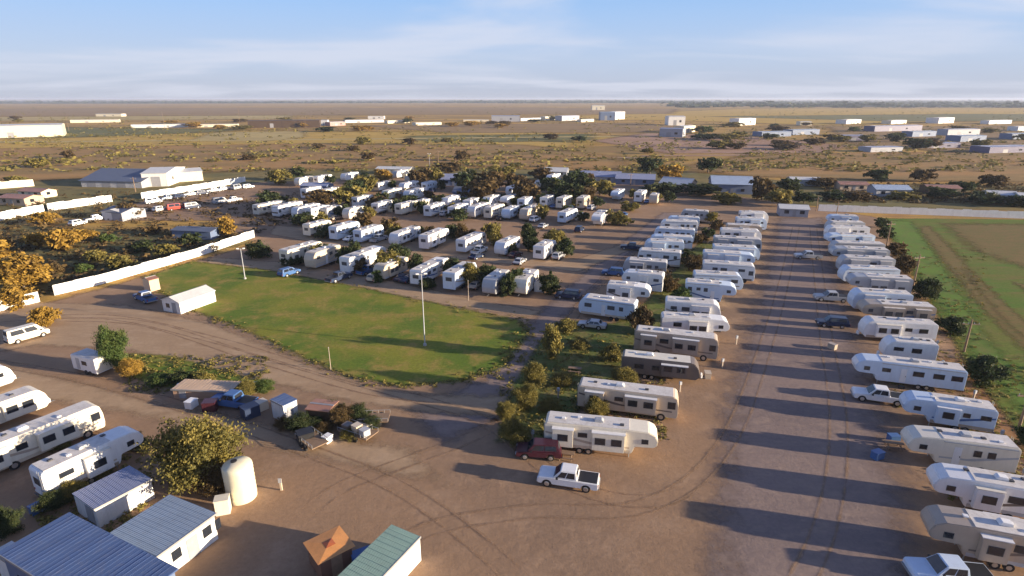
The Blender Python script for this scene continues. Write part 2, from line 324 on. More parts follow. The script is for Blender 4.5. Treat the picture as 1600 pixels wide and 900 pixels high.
for pts_, m_ in [([(470, 1000), (640, 840), (820, 800), (1010, 790), (1130, 700), (1190, 560), (1225, 440), (1245, 350)], trk_l), 
                 ([(420, 860), (520, 770), (640, 720), (720, 690), (810, 640), (860, 560), (930, 450), (1040, 350)], trk_l), ([(1200, 1000), (1290, 820), (1310, 660), (1290, 520), (1278, 420), (1270, 350)], trk_l),
                 ([(-60, 560), (120, 590), (300, 640), (470, 700), (620, 760), (760, 860), (900, 1000)], trk_l), ([(-60, 505), (160, 495), (330, 530), (480, 575), (640, 620), (760, 660), (900, 760), (1040, 780), (1120, 720)], trk_l),
                 ([(60, 500), (220, 505), (400, 560), (600, 615), (780, 625)], trk_l)]: tracks(pts_, m_)

swath = soil('ploughed_swath', (0.19, 0.135, 0.045), (0.21, 0.14, 0.05), (0.12, 0.14, 0.03), 0.08, 0.3, fine=0.2, streak=(-55, 4))
patch('ploughed_swath', [(1470, 349), (1700, 351), (2300, 356), (2300, 420), (1760, 440), (1600, 420), (1520, 392)], swath, 2, 4)
patch('ploughed_swath', [(1434, 356), (1452, 352), (1500, 400), (1560, 470), (1640, 550), (1760, 640), (1740, 650), (1610, 560), (1530, 480), (1474, 410)], swath, 1.5, 1.6)
patch('ploughed_swath', [(1500, 420), (1520, 425), (1600, 500), (1720, 590), (1900, 700), (1880, 715), (1690, 600), (1570, 505)], swath, 1.5, 1.2)
patch('ploughed_swath', [(1580, 440), (1610, 446), (1720, 520), (1900, 610), (1880, 625), (1700, 535)], swath, 1.5, 1.2)
patch('rust_strip', [(1470, 560), (1500, 560), (1530, 600), (1600, 690), (1720, 800), (1690, 800), (1590, 710), (1520, 640)], soil('rust_earth', (0.36, 0.17, 0.07), (0.30, 0.15, 0.065), (0.33, 0.2, 0.09), 0.1, 0.4), 1, 1)

# ------------------------------------------------------------------ foliage
def leaf_mat(name, cols):
    m = bpy.data.materials.new(name); m.use_nodes = True; t = m.node_tree; p = t.nodes['Principled BSDF']
    at = N(t, 'ShaderNodeAttribute', attribute_name='tone'); cr_ = N(t, 'ShaderNodeValToRGB')
    t.links.new(at.outputs['Fac'], cr_.inputs[0])
    cr_.color_ramp.elements[0].color = (*cols[0], 1); cr_.color_ramp.elements[1].color = (*cols[-1], 1)
    for i, c in enumerate(cols[1:-1]):
        e = cr_.color_ramp.elements.new((i + 1) / (len(cols) - 1)); e.color = (*c, 1)
    t.links.new(cr_.outputs[0], p.inputs['Base Color']); p.inputs['Roughness'].default_value = 0.7; p.inputs['Specular IOR Level'].default_value = 0.2
    tr = N(t, 'ShaderNodeBsdfTranslucent'); t.links.new(cr_.outputs[0], tr.inputs[0])
    mx = N(t, 'ShaderNodeMixShader'); mx.inputs[0].default_value = 0.25
    t.links.new(p.outputs[0], mx.inputs[1]); t.links.new(tr.outputs[0], mx.inputs[2]); t.links.new(mx.outputs[0], t.nodes['Material Output'].inputs[0])
    return m
LEAF = {'green': leaf_mat('green_leaves', [(0.04, 0.075, 0.02), (0.08, 0.12, 0.03), (0.13, 0.15, 0.04)]),
        'dark': leaf_mat('dark_leaves', [(0.025, 0.04, 0.015), (0.05, 0.07, 0.025), (0.09, 0.09, 0.03)]),
        'olive': leaf_mat('olive_leaves', [(0.10, 0.095, 0.03), (0.19, 0.16, 0.04), (0.30, 0.235, 0.06)]),
        'brown': leaf_mat('brown_leaves', [(0.06, 0.04, 0.02), (0.11, 0.075, 0.03), (0.17, 0.11, 0.04)]),
        'gold': leaf_mat('golden_leaves', [(0.17, 0.105, 0.025), (0.33, 0.20, 0.035), (0.46, 0.29, 0.055)])}
BARK = mat('bark', (0.13, 0.10, 0.075), 0.9, bump=0.6, bscale=12)
def crown_mesh(hue, shape, n_cl, n_lf, ls, seed):
    rg = random.Random(seed); v = []; f = []; tone = []
    for c in range(n_cl):
        while True:
            p = Vector((rg.uniform(-1, 1), rg.uniform(-1, 1), rg.uniform(-1, 1)))
            if 0.3 < p.length < 1: break
        lump = 0.80 + 0.75 * pnoise(p.normalized() * 1.9 + Vector((seed, 0, 0)))
        if shape == 'round': c0 = Vector((p.x * lump, p.y * lump, 0.55 + p.z * 0.46 * lump))
        elif shape == 'bush': c0 = Vector((p.x * lump, p.y * lump, 0.42 + p.z * 0.42 * lump + 0.1 * (1 - math.hypot(p.x, p.y))))
        else: c0 = Vector((p.x * lump * 0.8, p.y * lump * 0.8, 0.56 + p.z * 0.46 * lump))
        cs = rg.uniform(0.13, 0.26); ct = rg.random()
        for k in range(n_lf):
            q = Vector((rg.gauss(0, 1), rg.gauss(0, 1), rg.gauss(0, 0.7))) * cs * 0.6
            a = Vector((rg.uniform(-1, 1), rg.uniform(-1, 1), rg.uniform(-1, 1))).normalized(); b = a.orthogonal().normalized()
            w = a.cross(b); s = ls * rg.uniform(0.6, 1.4); o = c0 + Vector((q.x, q.y, q.z * 0.55))
            if o.z < 0.03: o.z = 0.03 + rg.random() * 0.08
            kk = len(v)
            sq = Vector((1, 1, 0.55))
            for d in (b * s, w * s * 0.6, -b * s, -w * s * 0.6): v.append(tuple(o + Vector((d.x, d.y, d.z * 0.7))))
            f.append((kk, kk + 1, kk + 2, kk + 3)); tone.append(min(1, max(0, ct * 0.75 + rg.random() * 0.25)))
    me = bpy.data.meshes.new('crown'); me.from_pydata(v, [], f)
    a = me.attributes.new('tone', 'FLOAT', 'FACE'); a.data.foreach_set('value', tone); me.materials.append(LEAF[hue]); return me
def trunk_mesh(shape, seed):
    rg = random.Random(seed); mb = MB()
    if shape == 'bush':
        for k in range(6):
            a = k * 1.05 + rg.random(); mb.tube((0.05 * math.cos(a), 0.05 * math.sin(a), -0.02), (0.45 * math.cos(a), 0.45 * math.sin(a), 0.5), 0.022, 0.008, 6)
    else:
        mb.tube((0, 0, -0.03), (0.02, 0.01, 0.35), 0.065, 0.045, 8)
        for k in range(6):
            a = k * 1.05 + rg.random(); z = rg.uniform(0.26, 0.4)
            mb.tube((0.01, 0.01, z), (0.5 * math.cos(a), 0.5 * math.sin(a), z + rg.uniform(0.2, 0.35)), 0.03, 0.009, 6)
        mb.tube((0.02, 0.01, 0.35), (0, 0, 0.85), 0.045, 0.012, 7)
    me = bpy.data.meshes.new('trunk'); me.from_pydata(mb.v, [], mb.f); me.materials.append(BARK); return me
_cm = {}
def plant(px, py, h, w, hue, shape, label, group, lod=None, name=None, pos=None):
    """one tree or bush at a photo pixel; h metres high, w metres across"""
    g = pos or G(px, py); d = dist(g)
    if lod is None: lod = 0 if d < 75 else (1 if d < 150 else 2)
    seed = random.randint(1, 3); key = (hue, shape, lod, seed)
    if key not in _cm:
        nc, nl, ls = [(340, 90, 0.03), (150, 50, 0.075), (60, 30, 0.125)][lod]
        _cm[key] = (crown_mesh(hue, shape, nc, nl, ls, seed * 11 + lod), trunk_mesh(shape, seed))
    o = thing(name or ('bush' if shape == 'bush' else 'tree'), label, 'bush' if shape == 'bush' else 'tree', g, random.uniform(0, 6.28), group)
    o.scale = (w / 2 * K, w / 2 * K * random.uniform(0.88, 1.1), h * K)
    link('crown', _cm[key][0], None, o)
    link('stems' if shape == 'bush' else 'trunk', _cm[key][1], None, o)
    return o
HW = {'green': 'leafy green', 'dark': 'dark green', 'olive': 'yellowish olive', 'brown': 'brownish', 'gold': 'golden autumn'}
def plants(group, place, lst, ref='from the left', k_=1.0):
    """lst: (px, base_y, h, w, hue, shape). Each label counts within its own group."""
    lst = sorted(lst)
    for i, (px, py, h, w, hue, sh) in enumerate(lst):
        kind = 'bush' if sh == 'bush' else 'tree'
        lab = '%s %s %s, %s plant %s' % (HW[hue], kind, place, ORD[i + 1], ref)
        plant(px, py, h * k_, w * k_, hue, sh, lab, group)
# individually described plants near the camera
plant(315, 748, 6.4, 7.6, 'olive', 'bush', 'big rounded olive bush behind the white water tank', 'trees and bushes', 0)
plant(345, 765, 3.0, 3.6, 'brown', 'bush', 'brown brushy undergrowth between big olive bush and water tank', 'trees and bushes', 0)
plant(183, 578, 5.6, 3.9, 'green', 'tall', 'green tree beside the white box trailer near the dirt road', 'trees and bushes', 0)
plant(207, 588, 2.8, 2.5, 'gold', 'bush', 'golden bush at the foot of green tree by box trailer', 'trees and bushes', 0)
plants('bushes along the back of the storage row', 'along the storage row by the dirt road', [
    (285, 598, 1.6, 3.0, 'dark', 'bush'), (318, 600, 1.4, 2.6, 'olive', 'bush'), (388, 620, 2.2, 2.4, 'olive', 'bush'), (412, 612, 1.8, 2.4, 'green', 'bush'),
    (515, 650, 1.9, 2.8, 'dark', 'bush'), (560, 655, 1.6, 2.8, 'dark', 'bush'), (490, 668, 1.4, 2.2, 'dark', 'bush'), (250, 600, 1.2, 2.6, 'green', 'bush'), (470, 672, 1.8, 2.6, 'dark', 'bush'), (535, 662, 1.9, 3.0, 'brown', 'bush'), (505, 676, 1.2, 2.0, 'brown', 'bush'), (580, 668, 1.3, 2.4, 'dark', 'bush'), (548, 684, 1.1, 2.0, 'olive', 'bush'), (445, 668, 1.2, 2.0, 'brown', 'bush')])
plants('bushes between the left trailers', 'between the trailers at lower left', [
    (118, 778, 1.9, 2.4, 'olive', 'bush'), (85, 795, 2.0, 2.2, 'dark', 'bush'), (160, 745, 1.6, 1.8, 'olive', 'bush'), (95, 700, 1.6, 2.2, 'olive', 'bush'),
    (12, 835, 2.6, 2.4, 'dark', 'bush'), (70, 700, 1.4, 1.8, 'dark', 'bush'), (215, 700, 1.5, 2.2, 'dark', 'bush')])
plants('trees left of the white fence', 'beyond the long white fence at left', [
    (38, 452, 5.2, 8.5, 'gold', 'round'), (100, 392, 4.8, 6.5, 'gold', 'round'), (22, 478, 3.2, 6, 'gold', 'bush'), (60, 385, 3.5, 5, 'gold', 'bush'), (72, 508, 2.8, 4.0, 'gold', 'bush'),
    (150, 408, 2.4, 4.5, 'olive', 'bush'), (188, 420, 3.0, 5.0, 'olive', 'bush'), (222, 392, 2.6, 5.0, 'dark', 'bush'), (260, 398, 2.6, 4.6, 'olive', 'bush'), (298, 382, 2.8, 5.0, 'dark', 'bush'),
    (130, 425, 1.8, 3.4, 'green', 'bush'), (356, 370, 4.6, 4.6, 'gold', 'tall'), (205, 340, 3.8, 6.6, 'brown', 'round'), (70, 350, 3.2, 6, 'gold', 'round'), (130, 378, 3.0, 5.5, 'gold', 'round'), (240, 365, 2.2, 4.5, 'brown', 'bush'), (-12, 412, 4.5, 7, 'gold', 'round'),
    (8, 392, 3, 5, 'brown', 'bush'), (330, 392, 2.0, 3.5, 'brown', 'bush'), (170, 378, 2.0, 4.0, 'green', 'bush'), (84, 428, 2.2, 4.4, 'brown', 'bush')], k_=1.08)
plants('bushes on the grass strip', 'on the grass strip by the centre road', [
    (806, 690, 2.6, 3.0, 'olive', 'bush'), (822, 640, 3.0, 3.2, 'olive', 'tall'), (835, 612, 3.6, 3.2, 'olive', 'tall'), (862, 560, 4.6, 3.0, 'olive', 'tall'), (790, 655, 2.2, 2.4, 'olive', 'bush'),
    (932, 650, 2.6, 2.4, 'olive', 'bush'), (972, 606, 3.0, 3.4, 'olive', 'bush'), (1000, 520, 3.6, 4.0, 'brown', 'round'), (905, 545, 1.5, 3.0, 'olive', 'bush'), (880, 600, 1.5, 3.0, 'olive', 'bush'),
    (955, 565, 2.4, 3.0, 'olive', 'bush'), (1064, 474, 2.8, 3.6, 'green', 'bush'), (1082, 425, 3.2, 4.6, 'brown', 'round'), (1030, 432, 2.4, 3.6, 'brown', 'bush'), (885, 520, 2.2, 3.4, 'olive', 'bush'),
    (1095, 380, 2.6, 4.0, 'brown', 'bush'), (1120, 360, 3.0, 4.0, 'brown', 'bush'), (860, 640, 1.2, 2.6, 'olive', 'bush'), (1042, 395, 2.8, 3.6, 'olive', 'bush'), (1052, 500, 2.6, 3.4, 'dark', 'bush'), (1046, 455, 2.8, 3.4, 'brown', 'bush'), (1074, 410, 2.8, 3.6, 'dark', 'bush'), (1106, 372, 2.8, 3.6, 'dark', 'bush'), (1110, 350, 3.4, 4.4, 'olive', 'round')])
plants('bushes between the front trailer row', 'among trailers just above the lawn', [
    (404, 402, 2.8, 4.0, 'dark', 'bush'), (500, 412, 3.0, 4.0, 'olive', 'bush'), (560, 425, 2.4, 3.4, 'brown', 'bush'), (608, 430, 3.4, 4.4, 'olive', 'round'), (590, 440, 1.8, 2.4, 'green', 'bush'),
    (735, 447, 3.0, 3.6, 'olive', 'tall'), (795, 462, 3.2, 2.6, 'dark', 'bush'), (668, 452, 1.7, 2.4, 'dark', 'bush'), (455, 415, 2.0, 3.4, 'dark', 'bush'), (812, 445, 2.5, 3.0, 'gold', 'bush')], k_=1.3)
plants('bushes between the middle trailer row', 'among trailers in the middle row', [
    (568, 358, 3.4, 4.2, 'brown', 'round'), (608, 366, 3.2, 4.4, 'brown', 'round'), (655, 372, 2.6, 4.0, 'dark', 'bush'), (708, 372, 2.8, 4.2, 'dark', 'bush'), (770, 375, 3.4, 3.6, 'olive', 'round'),
    (825, 385, 3.8, 3.4, 'dark', 'tall'), (866, 388, 3.2, 4.2, 'olive', 'round'), (512, 372, 2.6, 4.4, 'dark', 'bush'), (800, 398, 2.0, 2.2, 'dark', 'bush'), (738, 378, 2.4, 3, 'brown', 'bush')], k_=1.3)
back = [(436, 288, 4.8, 8, 'olive', 'round'), (465, 282, 4.4, 6, 'dark', 'round'), (545, 322, 5.2, 8, 'olive', 'round'), (575, 300, 5.0, 7, 'olive', 'round'), (555, 305, 4.6, 7, 'dark', 'round'),
    (500, 325, 4.4, 8, 'brown', 'round'), (425, 325, 4.2, 8, 'dark', 'round'), (600, 285, 4.4, 6, 'gold', 'round'), (655, 290, 5.4, 8, 'brown', 'round'), (680, 288, 5.2, 7, 'olive', 'round'),
    (728, 300, 6.4, 9, 'dark', 'round'), (752, 318, 6.2, 10, 'brown', 'round'), (765, 300, 6, 9, 'brown', 'round'), (822, 318, 6, 9, 'brown', 'round'), (808, 298, 5, 8, 'brown', 'round'),
    (862, 306, 5.4, 9, 'dark', 'round'), (888, 318, 5.6, 9, 'dark', 'round'), (905, 300, 6.2, 9, 'dark', 'round'), (912, 318, 4.6, 7, 'brown', 'round'), (938, 305, 4.4, 8, 'olive', 'round'),
    (1015, 272, 6.2, 9, 'dark', 'round'), (1042, 284, 5.8, 9, 'gold', 'round'), (1106, 270, 5.6, 9, 'dark', 'round'), (1190, 312, 6, 8, 'brown', 'round'), (1216, 322, 4.4, 7, 'olive', 'round'),
    (1230, 300, 4.2, 8, 'dark', 'round'), (1090, 305, 3.6, 12, 'dark', 'bush'), (1035, 302, 3.4, 12, 'dark', 'bush'), (640, 320, 3.0, 6, 'dark', 'bush'), (690, 322, 3.2, 6, 'olive', 'bush'),
    (715, 345, 3.2, 5, 'dark', 'bush'), (590, 325, 3.4, 6, 'brown', 'bush'), (475, 350, 2.6, 6, 'dark', 'bush'), (1135, 318, 3.4, 7, 'olive', 'bush'), (985, 330, 2.6, 5, 'olive', 'bush'),
    (970, 352, 2.8, 4.6, 'olive', 'bush'), (785, 282, 5, 9, 'olive', 'round'), (845, 282, 4.4, 9, 'brown', 'round'), (700, 272, 4.6, 9, 'brown', 'round')]
plants('trees at the back of the park', 'in the belt behind the park', back, k_=1.25)
plants('trees beyond the right fence', 'on scrubland beyond the right-hand white fence', [
    (1256, 318, 4, 8, 'dark', 'round'), (1300, 312, 3.4, 9, 'dark', 'bush'), (1338, 312, 3.2, 10, 'brown', 'bush'), (1370, 283, 5, 11, 'dark', 'round'), (1440, 284, 5.4, 10, 'brown', 'round'), (1470, 310, 3.8, 10, 'dark', 'round'),
    (1535, 318, 4.2, 12, 'dark', 'bush'), (1548, 292, 5, 10, 'brown', 'round'), (1592, 322, 4, 12, 'dark', 'bush'), (1505, 300, 4, 9, 'dark', 'round'), (1285, 292, 4, 10, 'brown', 'bush'), (1410, 312, 3.2, 9, 'olive', 'bush')])
plants('bushes along the right field edge', 'along the green field edge', [
    (1382, 372, 3.4, 4.2, 'dark', 'bush'), (1398, 400, 3.6, 4.4, 'brown', 'bush'), (1412, 425, 3.6, 4.6, 'brown', 'bush'), (1447, 468, 4.0, 4.6, 'dark', 'bush'), (1486, 520, 2.6, 4.0, 'dark', 'bush'),
    (1532, 596, 3.4, 4.6, 'dark', 'bush'), (1612, 700, 2.6, 3.0, 'dark', 'bush'), (1376, 356, 3, 4, 'dark', 'bush')])
plants('lone bushes on the far prairie', 'alone on the dry prairie', [
    (568, 226, 6, 11, 'olive', 'round'), (640, 226, 5, 11, 'brown', 'round'), (498, 232, 4, 10, 'brown', 'bush'), (552, 236, 4, 9, 'brown', 'bush'), (700, 222, 4, 12, 'olive', 'bush'), (108, 248, 5, 8, 'brown', 'round'),
    (60, 262, 5, 10, 'olive', 'round'), (577, 250, 5, 8, 'brown', 'bush'), (722, 252, 6, 8, 'brown', 'round'), (390, 250, 3.4, 9, 'brown', 'bush'), (860, 218, 5, 14, 'brown', 'round'), (905, 222, 5, 14, 'dark', 'round'), (1436, 232, 7, 18, 'dark', 'round'),
    (1400, 222, 6, 14, 'dark', 'round'), (1012, 240, 4, 8, 'olive', 'bush'), (25, 290, 4, 9, 'olive', 'round')])

rt = random.Random(4)
plants('trees among the far right buildings', 'among the buildings on the far right plain', [(rt.uniform(1090, 1600), rt.uniform(196, 236), rt.uniform(4, 7), rt.uniform(12, 24), rt.choice(['dark', 'olive', 'brown', 'green']), 'round') for _ in range(26)])
plants('trees among the far left buildings', 'among the buildings on the far left plain', [(rt.uniform(0, 900), rt.uniform(186, 206), rt.uniform(4, 7), rt.uniform(12, 24), rt.choice(['dark', 'olive', 'brown', 'gold']), 'round') for _ in range(24)])
def scatter_clumps(name, pts, hue, label, cat, per=14):
    rg = random.Random(5); v = []; f = []; tone = []
    for (x, y, r, h) in pts:
        ct = rg.random()
        for k in range(per):
            o = Vector((x + rg.gauss(0, r * 0.45), y + rg.gauss(0, r * 0.45), abs(rg.gauss(0.35, 0.3)) * h))
            a = Vector((rg.uniform(-1, 1), rg.uniform(-1, 1), rg.uniform(-1, 1))).normalized(); b = a.orthogonal().normalized(); w = a.cross(b); s = r * rg.uniform(0.18, 0.42)
            kk = len(v)
            for d in (b * s, w * s, -b * s, -w * s):
                q = o + Vector((d.x, d.y, d.z * h / r / 1.2 if h < r else d.z)); q.z = max(0, q.z); v.append(tuple(q))
            f.append((kk, kk + 1, kk + 2, kk + 3)); tone.append(min(1, ct * 0.6 + rg.random() * 0.4))
    me = bpy.data.meshes.new(name); me.from_pydata(v, [], f)
    a = me.attributes.new('tone', 'FLOAT', 'FACE'); a.data.foreach_set('value', tone)
    o = link(name, me, LEAF[hue]); o['kind'] = 'stuff'; tag(o, label, cat); return o
rg = random.Random(21)
pts = []
for k in range(1800):                                   # dark wood along the horizon, densest to the right
    px = rg.uniform(700, 2000); py = rg.uniform(158, 168.5) if px > 1050 else rg.uniform(157.2, 161.5)
    if py > 165 and rg.random() < 0.5: continue
    g = G(px, py); pts.append((g.x, g.y, rg.uniform(22, 52), rg.uniform(11, 19)))
for k in range(1400):
    px = rg.uniform(-700, 1050); g = G(px, rg.uniform(157.5, 161.5)); pts.append((g.x, g.y, rg.uniform(22, 48), rg.uniform(9, 15)))
scatter_clumps('far_wood', pts, 'dark', 'hazy dark wood running along the horizon', 'wood')
pts = []
for k in range(7000):
    px = rg.uniform(-300, 1900); py = 161 + 108 * rg.random() ** 1.1
    if pnoise(Vector((px / 130, py / 14, 0))) < -0.05 and rg.random() < 0.8: continue
    g = G(px, py); pts.append((g.x, g.y, rg.uniform(1.4, 4.5), rg.uniform(0.9, 2.6)))
scatter_clumps('prairie_scrub', pts, 'olive', 'low mesquite scrub dotted over the dry prairie', 'scrub', 9)
pts = []
for k in range(3600):
    px = rg.uniform(-200, 500) if k % 3 else rg.uniform(1290, 1900); py = rg.uniform(300, 470) if k % 3 else rg.uniform(288, 318)
    g = G(px, py)
    if k % 3 and (py - 492 + px * 0.28 > -14 ): continue
    pts.append((g.x, g.y, rg.uniform(0.6, 1.8), rg.uniform(0.4, 1.3)))
scatter_clumps('weeds', pts, 'brown', 'dry brown weeds on the waste ground beyond the white fences', 'weeds', 10)

rg = random.Random(31); pts = []
edge_l = [(228, 432), (300, 408), (420, 422), (560, 448), (700, 478), (812, 500), (828, 520), (790, 572), (720, 596), (630, 604), (545, 590), (450, 548), (360, 506), (300, 486), (250, 458)]
for k in range(550):
    i = rg.randrange(len(edge_l)); a, b_ = edge_l[i], edge_l[(i + 1) % len(edge_l)]; t = rg.random()
    g = G(a[0] + (b_[0] - a[0]) * t + rg.gauss(0, 7), a[1] + (b_[1] - a[1]) * t + rg.gauss(0, 3.5)); pts.append((g.x, g.y, rg.uniform(0.2, 0.55), rg.uniform(0.1, 0.3)))
for (x0, y0, x1, y1, n) in [(780, 520, 1040, 690, 900), (200, 556, 420, 615, 450), (1390, 380, 1540, 640, 500), (1480, 560, 1640, 780, 500), (60, 690, 240, 860, 400), (1030, 350, 1130, 520, 300)]:
    for k in range(n):
        g = G(rg.uniform(x0, x1), rg.uniform(y0, y1)); pts.append((g.x, g.y, rg.uniform(0.2, 0.6), rg.uniform(0.12, 0.4)))
scatter_clumps('grass_tufts', pts, 'olive', 'tufts of rough grass along lawn edges and between trailers', 'grass', 12)
pts = [];
for k in range(1800):
    g = G(rg.uniform(-50, 1650), rg.uniform(520, 930)); pts.append((g.x, g.y, rg.uniform(0.025, 0.06), 0.012))
MBs = MB()
for (x, y, rr, hh) in pts:
    a = rg.random() * 6.28; q = [(x + math.cos(a + t) * rr * rg.uniform(.6, 1.1), y + math.sin(a + t) * rr * rg.uniform(.6, 1.1)) for t in (0, 1.25, 2.5, 3.75, 5)]
    MBs.add([(u_, v_, 0.0) for u_, v_ in q] + [(x, y, hh * rg.uniform(.7, 1.3) + 0.03)], [(i, (i + 1) % 5, 5) for i in range(5)])
o_ = MBs.build('stones', mat('stone', (0.26, 0.18, 0.115), 0.9)); o_['kind'] = 'stuff'; tag(o_, 'small stones strewn over the brown dirt yard', 'stones')

# ------------------------------------------------------------------ paints
P = {'white': mat('white_paint', (0.80, 0.79, 0.76), 0.35, var=0.04, dirt=(0.35, 0.28, 0.2), dirtk=0.22),
     'cream': mat('cream_paint', (0.74, 0.68, 0.55), 0.4, var=0.04, dirt=(0.3, 0.22, 0.15), dirtk=0.22),
     'beige': mat('beige_paint', (0.60, 0.50, 0.37), 0.4, var=0.04, dirt=(0.3, 0.22, 0.15), dirtk=0.25),
     'tan': mat('tan_paint', (0.43, 0.35, 0.27), 0.4, var=0.05, dirt=(0.25, 0.2, 0.15), dirtk=0.3),
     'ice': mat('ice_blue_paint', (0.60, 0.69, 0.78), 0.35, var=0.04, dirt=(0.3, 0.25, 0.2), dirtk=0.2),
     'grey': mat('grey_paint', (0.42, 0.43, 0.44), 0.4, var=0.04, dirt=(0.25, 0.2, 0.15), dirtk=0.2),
     'dark': mat('dark_brown_paint', (0.15, 0.125, 0.11), 0.35, var=0.05, dirt=(0.2, 0.16, 0.12), dirtk=0.25),
     'blue': mat('blue_paint', (0.06, 0.14, 0.32), 0.3, var=0.05, dirt=(0.2, 0.16, 0.12), dirtk=0.15),
     'navy': mat('navy_paint', (0.03, 0.045, 0.09), 0.3, var=0.05),
     'maroon': mat('maroon_paint', (0.065, 0.018, 0.028), 0.3, var=0.05),
     'red': mat('red_paint', (0.38, 0.05, 0.03), 0.35, var=0.05),
     'black': mat('black_plastic', (0.02, 0.02, 0.022), 0.5),
     'silver': mat('silver_paint', (0.50, 0.51, 0.53), 0.3, metal=0.3, var=0.03)}
GLASS = mat('dark_glass', (0.02, 0.024, 0.032), 0.08, spec=0.8, var=0.02)
TYRE = mat('tyre_rubber', (0.025, 0.024, 0.023), 0.85)
RIM = mat('wheel_metal', (0.55, 0.55, 0.55), 0.35, metal=0.8)
STEEL = mat('galvanised_steel', (0.38, 0.38, 0.37), 0.5, metal=0.5)
TRIM = mat('dark_trim', (0.07, 0.07, 0.075), 0.5)
ROOFM = mat('rubber_roof', (0.66, 0.62, 0.56), 0.75, var=0.10, scale=0.8, dirt=(0.26, 0.2, 0.15), dirtk=0.55)
WOOD = mat('weathered_wood', (0.24, 0.16, 0.10), 0.85, bump=0.3, scale=3)

# ------------------------------------------------------------------ recreational vehicles
def rv_profile(kind, L, h):
    b = 0.62
    if kind == 'fifth':
        return [(L, b), (L, h - 0.25), (L - 0.22, h - 0.02), (3.0, h), (1.0, h - 0.10), (0.35, h - 0.42), (0.02, h - 1.05), (0.10, h - 1.62), (0.5, h - 1.86), (2.35, h - 1.92), (2.55, b + 0.2), (2.75, b)], b
    if kind == 'trailer':
        return [(L, b), (L, h - 0.18), (L - 0.2, h), (1.2, h), (0.75, h - 0.12), (0.25, h - 0.75), (0.0, h - 1.6), (0.12, b + 0.35), (0.45, b)], b
    return [(L, 0.5), (L, h - 0.15), (L - 0.15, h), (0.6, h), (0.22, h - 0.25), (0.02, h - 1.2), (0.0, 1.1), (0.12, 0.5)], 0.5     # motorhome
def side_rect(x0, x1, z0, z1, y, t):
    return MB().box(x0, x1, min(y, y + t), max(y, y + t), z0, z1)
